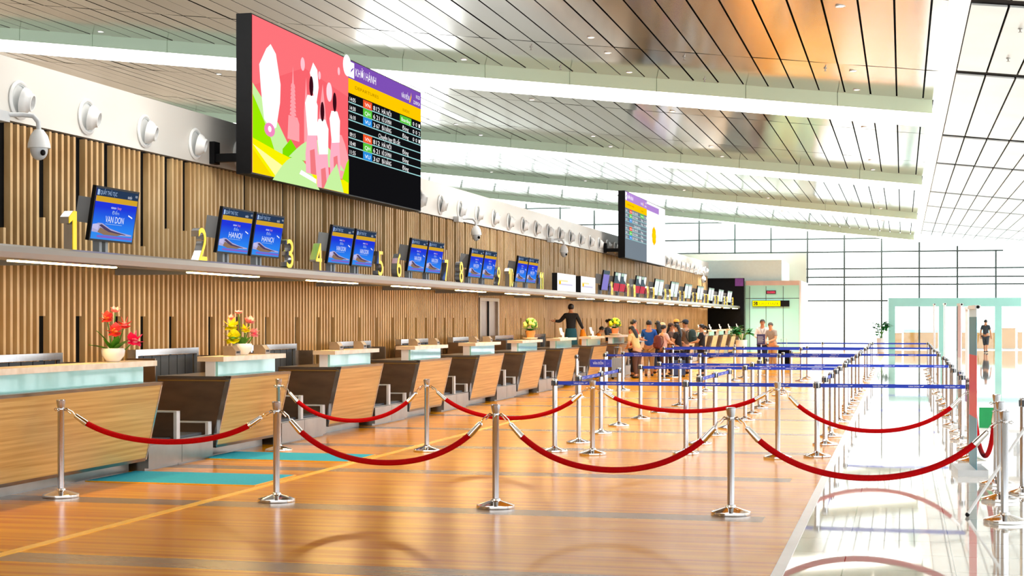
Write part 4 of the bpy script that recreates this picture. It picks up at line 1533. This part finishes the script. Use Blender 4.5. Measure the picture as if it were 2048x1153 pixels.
def person(label, loc, face, H, shirt, legs, hair='short', skin=SKIN, arms=None, lean=0.0, sleeve='short', skirt=None, seated=False, hat=None,
           stride=0.0, bag=None, legskin=False, haircol=None, headturn=0.0, bend_side=0.0):
    """faces local +Y; `face` is the heading in degrees of that direction, 0 = away from the photographer, counter-clockwise"""
    t = thing('person', label, 'person', loc, math.radians(face), 'travellers and staff')
    h = H
    hip = .53 if not seated else .27
    dz = hip - .53
    Rx = Matrix.Rotation(-lean, 4, 'X')
    Ry = Matrix.Rotation(bend_side, 4, 'Y')

    def up(x, y, z):
        p = Ry @ (Rx @ V((x, y, z - .53)))
        return (p.x * h, p.y * h, (p.z + .53 + dz) * h)

    def U(x, y, z, r, r2=None):
        return (*up(x, y, z), r * h, (r2 or r) * h)

    def D(x, y, z, r, r2=None):
        return (x * h, y * h, z * h, r * h, (r2 or r) * h)

    # arms: for each side (elbow, wrist) in upper-body units
    A = arms or {}
    al = A.get('L', ((-.145, -.01, .64), (-.15, .03, .50)))
    ar = A.get('R', ((.145, -.01, .64), (.15, .03, .50)))
    if seated:
        lk = [((-.06, .23, .29), (-.06, .24, .05)), ((.06, .23, .29), (.06, .24, .05))]
    else:
        s = stride
        lk = [((-.05, .02 + s * .35, .285), (-.05, -.01 + s, .045 + abs(s) * .1)), ((.05, .02 - s * .35, .285), (.05, -.01 - s, .045 + abs(s) * .25))]
    pts = [U(0, 0, .53, .085, .062), U(0, .0, .61, .076, .054), U(0, .004, .715, .088, .06), U(0, -.002, .80, .062, .045), U(0, .004, .855, .032, .034),
           U(0, .012, .905, .04, .048), U(0, .008, .945, .045, .054), U(0, .004, .985, .026, .03)]
    ed = [(0, 1), (1, 2), (2, 3), (3, 4), (4, 5), (5, 6), (6, 7)]
    hands = []
    for sx, (el, wr) in ((-1, al), (1, ar)):
        b = len(pts)
        e, w = V(el), V(wr)
        f = (w - e).normalized()
        pm = w + f * .045
        pts += [U(sx * .095, -.002, .795, .038, .036), U(*el, .027), U(*wr, .017, .02), U(*pm, .014, .026)]
        ed += [(3, b), (b, b + 1), (b + 1, b + 2), (b + 2, b + 3)]
        hands.append((pm, f, sx))
    for i, (kn, an) in enumerate(lk):
        b = len(pts)
        sx = -1 if i == 0 else 1
        hp = D(sx * .05, .0 if not seated else .05, .49 + dz, .06, .062)
        pts += [hp, D(*kn, .038), D(*an, .026), D(an[0] + sx * .006, an[1] + .075, an[2] - .025, .02, .024)]
        ed += [(0, b), (b, b + 1), (b + 1, b + 2), (b + 2, b + 3)]
    chains = [(pts, ed)]
    for pm, f, sx in hands:
        side = f.cross(V((0, 0, 1)))
        side = side.normalized() if side.length > .2 else V((0, 1, 0))
        cur = V((-sx * .4, .3, 0))
        for q, L in enumerate((.042, .048, .045, .036)):
            o = pm + side * ((q - 1.5) * .0125)
            a = o + f * L * .55 + cur * .006
            c = o + f * L + cur * .018
            chains.append(([U(*o, .0062), U(*a, .0058), U(*c, .005)], [(0, 1), (1, 2)]))
        o = pm - f * .02 - side * .022
        chains.append(([U(*o, .0072), U(*(o - side * .014 + f * .016), .0065), U(*(o - side * .016 + f * .034), .0055)], [(0, 1), (1, 2)]))
    # nose, ears
    chains.append(([U(0, .058, .925, .007), U(0, .068, .908, .009), U(0, .058, .904, .008)], [(0, 1), (1, 2)]))
    for sx in (-1, 1):
        chains.append(([U(sx * .045, .0, .925, .006, .012), U(sx * .05, -.003, .908, .005, .01)], [(0, 1)]))
    body = skin_mesh('body', chains, skin, t, 2)
    e = MB()
    for sx in (-1, 1):
        p = V(up(sx * .018, .058, .932))
        e.ball(p, .0062 * h, BLACK, 6, 5)
    p = V(up(0, .058, .888))
    e.ball(p, (.014 * h, .004 * h, .004 * h), mat('lips', '9c4a40', .5, 0, .1), 8, 5)
    e.build('face_features', t)
    # shirt
    if shirt is not None:
        sp_ = [U(0, 0, .50, .092, .07), U(0, 0, .61, .086, .064), U(0, .004, .715, .097, .07), U(0, -.002, .803, .066, .05), U(0, .0, .835, .04, .04)]
        se = [(0, 1), (1, 2), (2, 3), (3, 4)]
        for sx, (el, wr) in ((-1, al), (1, ar)):
            b = len(sp_)
            e, w = V(el), V(wr)
            s0 = V((sx * .095, -.002, .795))
            if sleeve == 'long':
                sp_ += [U(*s0, .046, .044), U(*e, .034), U(*(e.lerp(w, .93)), .025)]
                se += [(3, b), (b, b + 1), (b + 1, b + 2)]
            elif sleeve == 'short':
                sp_ += [U(*s0, .046, .044), U(*(s0.lerp(e, .75)), .038)]
                se += [(3, b), (b, b + 1)]
        skin_mesh('shirt', [(sp_, se)], shirt, t, 2)
    if skirt is not None:
        pr = [(.088 * h, .57 * h), (.1 * h, .50 * h), (.112 * h, .38 * h), (.12 * h, skirt[1] * h), (.112 * h, skirt[1] * h), (.07 * h, .5 * h)]
        MB().lathe(pr, skirt[0], 24, Matrix.Scale(.78, 4, V((0, 1, 0)))).build('skirt', t)
    elif legs is not None:
        tp = [D(0, 0, .54 + dz, .09, .07)]
        te = []
        for i, (kn, an) in enumerate(lk):
            b = len(tp)
            sx = -1 if i == 0 else 1
            tp += [D(sx * .05, 0 if not seated else .05, .48 + dz, .068, .07), D(*kn, .047), D(*(V(kn).lerp(V(an), .35 if legskin else .93)), .042 if legskin else .036)]
            te += [(0, b), (b, b + 1), (b + 1, b + 2)]
        skin_mesh('trousers', [(tp, te)], legs, t, 2)
    for i, (kn, an) in enumerate(lk):
        sx = -1 if i == 0 else 1
        x, y, z = an
        MB().ball(((x + sx * .004) * h, (y + .035) * h, (z - .022) * h), (.028 * h, .075 * h, .024 * h), SHOE, 12, 7).build('shoe', t)
    # hair
    hc = haircol or HAIR
    b = MB()
    n, k = 18, 12
    vs, fs = [], []
    cz = .938
    for i in range(k + 1):
        for j in range(n):
            ph = PI * i / k
            a = 2 * PI * j / n
            x, y, z = math.sin(ph) * math.cos(a), math.sin(ph) * math.sin(a), math.cos(ph)
            vs.append(up(.053 * x, .002 + .062 * y, cz + .058 * z))
    for i in range(k):
        for j in range(n):
            q = (j + 1) % n
            a = 2 * PI * (j + .5) / n
            ph = PI * (i + .5) / k
            yy, zz = math.sin(ph) * math.sin(a), math.cos(ph)
            keep = zz > .35 or (yy < .25 and zz > -.15) or (yy < -.2 and zz > (-.75 if hair != 'short' else -.5))
            if keep and hair != 'bald':
                fs.append((i * n + j, (i + 1) * n + j, (i + 1) * n + q, i * n + q))
    if hair != 'bald':
        b.add(vs, fs, hc, None, True)
        if hair == 'bun':
            b.ball(up(0, -.062, .955), .03 * h, hc, 10, 8)
        if hair == 'long':
            b.add(*loft([up(0, -.03, .93), up(0, -.052, .87), up(0, -.066, .80), up(0, -.064, .73)], [(.05 * h, .03 * h), (.056 * h, .026 * h), (.05 * h, .022 * h), (.03 * h, .014 * h)]), hc, None, True)
        if hair == 'tail':
            b.tube([up(0, -.06, .95), up(0, -.1, .92), up(0, -.105, .85), up(0, -.09, .8)], [.02 * h, .025 * h, .02 * h, .006 * h], hc, 10)
        b.build('hair', t)
    if hat:
        b = MB()
        b.add(*loft([up(0, .002, .95), up(0, .002, .975), up(0, 0, .995), up(0, 0, 1.004)], [(.058 * h, .068 * h), (.054 * h, .064 * h), (.036 * h, .042 * h), (.008 * h, .01 * h)]), hat[0], None, True)
        if hat[1] == 'cap':
            b.add(*loft([up(0, .05, .957), up(0, .09, .952), up(0, .12, .945)], [(.05 * h, .012 * h), (.045 * h, .012 * h), (.02 * h, .01 * h)], along='y'), hat[0], None, True)
        b.build('hat', t)
    if bag == 'backpack':
        pass
    return t, up, h


def loft(cs, rs, n=14, along='z'):
    """elliptic sections at centres cs, radii rs (x and depth)"""
    vs, fs = [], []
    for c, r in zip(cs, rs):
        for j in range(n):
            a = 2 * PI * j / n
            if along == 'z':
                vs.append((c[0] + r[0] * math.cos(a), c[1] + r[1] * math.sin(a), c[2]))
            else:
                vs.append((c[0] + r[0] * math.cos(a), c[1], c[2] + r[1] * .5 * math.sin(a)))
    for i in range(len(cs) - 1):
        for j in range(n):
            q = (j + 1) % n
            fs.append((i * n + j, i * n + q, (i + 1) * n + q, (i + 1) * n + j))
    fs.append(tuple(range(n))[::-1])
    fs.append(tuple(range((len(cs) - 1) * n, len(cs) * n)))
    return vs, fs


def backpack(label, loc, rz, m, s=1.0):
    t = thing('backpack', label, 'backpack', loc, rz, 'bags on the travellers')
    b = MB()
    b.add(*loft([(0, 0, -.2 * s), (0, 0, -.17 * s), (0, 0, .1 * s), (0, 0, .18 * s), (0, 0, .21 * s)], [(.1 * s, .05 * s), (.15 * s, .09 * s), (.15 * s, .09 * s), (.11 * s, .07 * s), (.04 * s, .03 * s)]), m, None, True)
    b.build('pack', t)
    MB().add(*loft([(0, -.08 * s, -.15 * s), (0, -.085 * s, -.02 * s), (0, -.08 * s, .0)], [(.1 * s, .04 * s), (.1 * s, .045 * s), (.08 * s, .02 * s)]), m, None, True).build('pocket', t)
    for sx in (-1, 1):
        MB().tube([(sx * .09 * s, .08 * s, -.15 * s), (sx * .1 * s, .15 * s, .0), (sx * .09 * s, .13 * s, .15 * s), (sx * .07 * s, .05 * s, .19 * s)], .012, m, 6).build('strap', t)


C = lambda n, h, v=.08: mat('cloth_' + n, h, .8, 0, v, (30, 30, 30))
BLUESH, NAVY, BLK, CREAM, KHAKI, ORG = C('blue', '1257b8'), C('navy', '1b2540'), C('black', '17161b'), C('cream', 'e8c98a'), C('khaki', 'c09a66'), C('orange', 'f08a10')
PINK, WHT, BRN, TAUPE, REDC, GRYC = C('pink', 'ecc0b4'), C('white', 'ece4de'), C('brown', '5a3c30'), C('taupe', '86705e'), C('red', 'c03a20'), C('grey', 'a89c92')
TEALSK = C('teal', '1a5c74')
front = {'L': ((-.13, .06, .66), (-.06, .17, .64)), 'R': ((.13, .06, .66), (.05, .17, .64))}


def X(u, Y):
    return at(u, 640, Y).x


# staff behind the counters
person('woman in black jacket and teal skirt standing high behind the counters, arm out', (-9.28, 45.05, .512), 8, 1.68, BLK, None, 'bun', SKIN,
       {'L': ((-.19, .02, .69), (-.29, -.02, .70)), 'R': ((.16, -.01, .66), (.21, .02, .55))}, sleeve='long', skirt=(TEALSK, .22))
t = thing('orange_cloth', 'long orange cloth held by the woman in teal skirt', 'cloth', (-8.93, 45.0, 1.42))
MB().add(*loft([(0, 0, .02), (.02, 0, -.2), (.05, 0, -.5), (.03, 0, -.85)], [(.05, .05), (.11, .06), (.14, .06), (.1, .05)]), ORG, None, True).build('fabric', t)
person('clerk in orange bowing low behind the counter, black hair', (-9.5, 49.4, 0), -75, 1.6, ORG, NAVY, 'short', SKINL, front, lean=.5, sleeve='long')
person('clerk in navy with hair tied back standing behind the yellow posy', (-9.4, 51.9, 0), -120, 1.76, NAVY, NAVY, 'bun', SKINL, front, sleeve='long')
# queue at the counters
person('man in red shirt standing at the counter beside the leaning yellow shirt', (X(1267, 47.4) , 47.4, 0), -60, 1.74, REDC, NAVY, 'short', SKINL, front)
person('person in pale yellow shirt leaning on the counter, black hair', (X(1275, 46.3), 46.3, 0), 60, 1.6, CREAM, BRN, 'long', SKINL, front, lean=.35)
person('man in bright blue shirt and khaki trousers seen from behind', (X(1298, 48.2), 48.2, 0), 5, 1.72, BLUESH, KHAKI, 'short', SKIN, front)
person('woman in pale pink top with short dark hair and arms folded', (X(1327, 47.6), 47.6, 0), -50, 1.58, PINK, BRN, 'short', SKINL, front)
backpack('maroon backpack on the woman in pale pink top', (X(1315, 47.42), 47.42, 1.05), math.radians(-50), C('maroon', '6a2a24'), 1.0)
person('person in dark top behind the man in blue shirt', (X(1315, 50.6), 50.6, 0), 40, 1.7, BLK, NAVY, 'long', SKIN)
person('person in light beanie hat among the queue', (X(1325, 51.6), 51.6, 0), 70, 1.63, TAUPE, NAVY, 'short', SKINL, hat=(C('beanie', 'd8b48a'), 'beanie'))
person('woman in brown cap and brown top facing the others', (X(1342, 49.6), 49.6, 0), -100, 1.62, BRN, BLK, 'long', SKIN, front, hat=(C('browncap', '4a2e22'), 'cap'))
person('tall person in orange hat behind the queue', (X(1353, 52.2), 52.2, 0), 10, 1.74, WHT, NAVY, 'short', SKINL, hat=(C('orangehat', 'f0a03c'), 'beanie'))
person('woman with loose black hair bending beside the man in cap', (X(1358, 48.4), 48.4, 0), 80, 1.62, BLK, BLK, 'long', SKINL, front, lean=.12)
person('man in dark cap and brown shirt looking left', (X(1371, 50.4), 50.4, 0), 60, 1.73, TAUPE, BLK, 'short', SKIN, front, hat=(C('darkcap', '1c2638'), 'cap'))
backpack('dark green backpack on the man in dark cap', (X(1384.5, 50.25), 50.25, 1.2), math.radians(60), C('darkgreen', '16302c'), 1.05)
person('woman in black t-shirt and trousers with hair in a ponytail', (X(1404, 48.6), 48.6, 0), 85, 1.6, BLK, BLK, 'tail', SKINL, front)
# pair by the aqua block
wt, wu, wh_ = person('man in white long-sleeved shirt with lanyard facing the hall', (X(1525, 55.6), 55.6, 0), 185, 1.75, WHT, NAVY, 'short', SKIN, {'L': ((-.14, .0, .65), (-.145, .05, .53)), 'R': ((.14, .03, .66), (.07, .14, .62))}, sleeve='long')
person('man in grey shirt and khaki trousers leaning towards the man in white', (X(1546, 55.2), 55.2, 0), 150, 1.66, GRYC, KHAKI, 'short', SKINL, front, lean=.22, haircol=mat('grey_hair', '5a504a', .6, 0, .2))
person('person walking away on the marble in dark top and shorts', (4.2, 86.4, 0), -20, 1.74, C('slate', '343c44'), C('darkshorts', '3a4046'), 'short', SKIN, stride=.07, legskin=True)

MB().tube([wu(-.035, .03, .83), wu(-.03, .072, .77), wu(0, .09, .69), wu(.03, .072, .77), wu(.035, .03, .83)], .007, C('lanyard', '4a3a5a'), 6).box(-.04, .04, .15, .158, 1.1, 1.2, PRINTW).build('lanyard', wt)
# ================================================================ LIGHTS
w = bpy.data.worlds.new('overcast_sky')
S.world = w
w.use_nodes = True
bg = w.node_tree.nodes['Background']
bg.inputs['Color'].default_value = (.93, .975, 1, 1)
bg.inputs['Strength'].default_value = 2.0
S.view_settings.view_transform = 'Standard'
S.view_settings.look = 'None'
S.view_settings.exposure = 1.0
S.view_settings.gamma = 1.0
S.view_settings.use_curve_mapping = False
S.cycles.max_bounces = 6
S.cycles.diffuse_bounces = 4
S.cycles.glossy_bounces = 4
S.cycles.transparent_max_bounces = 8
S.cycles.caustics_reflective = False
S.cycles.caustics_refractive = False
S.cycles.use_denoising = True
S.cycles.sample_clamp_indirect = 8.0
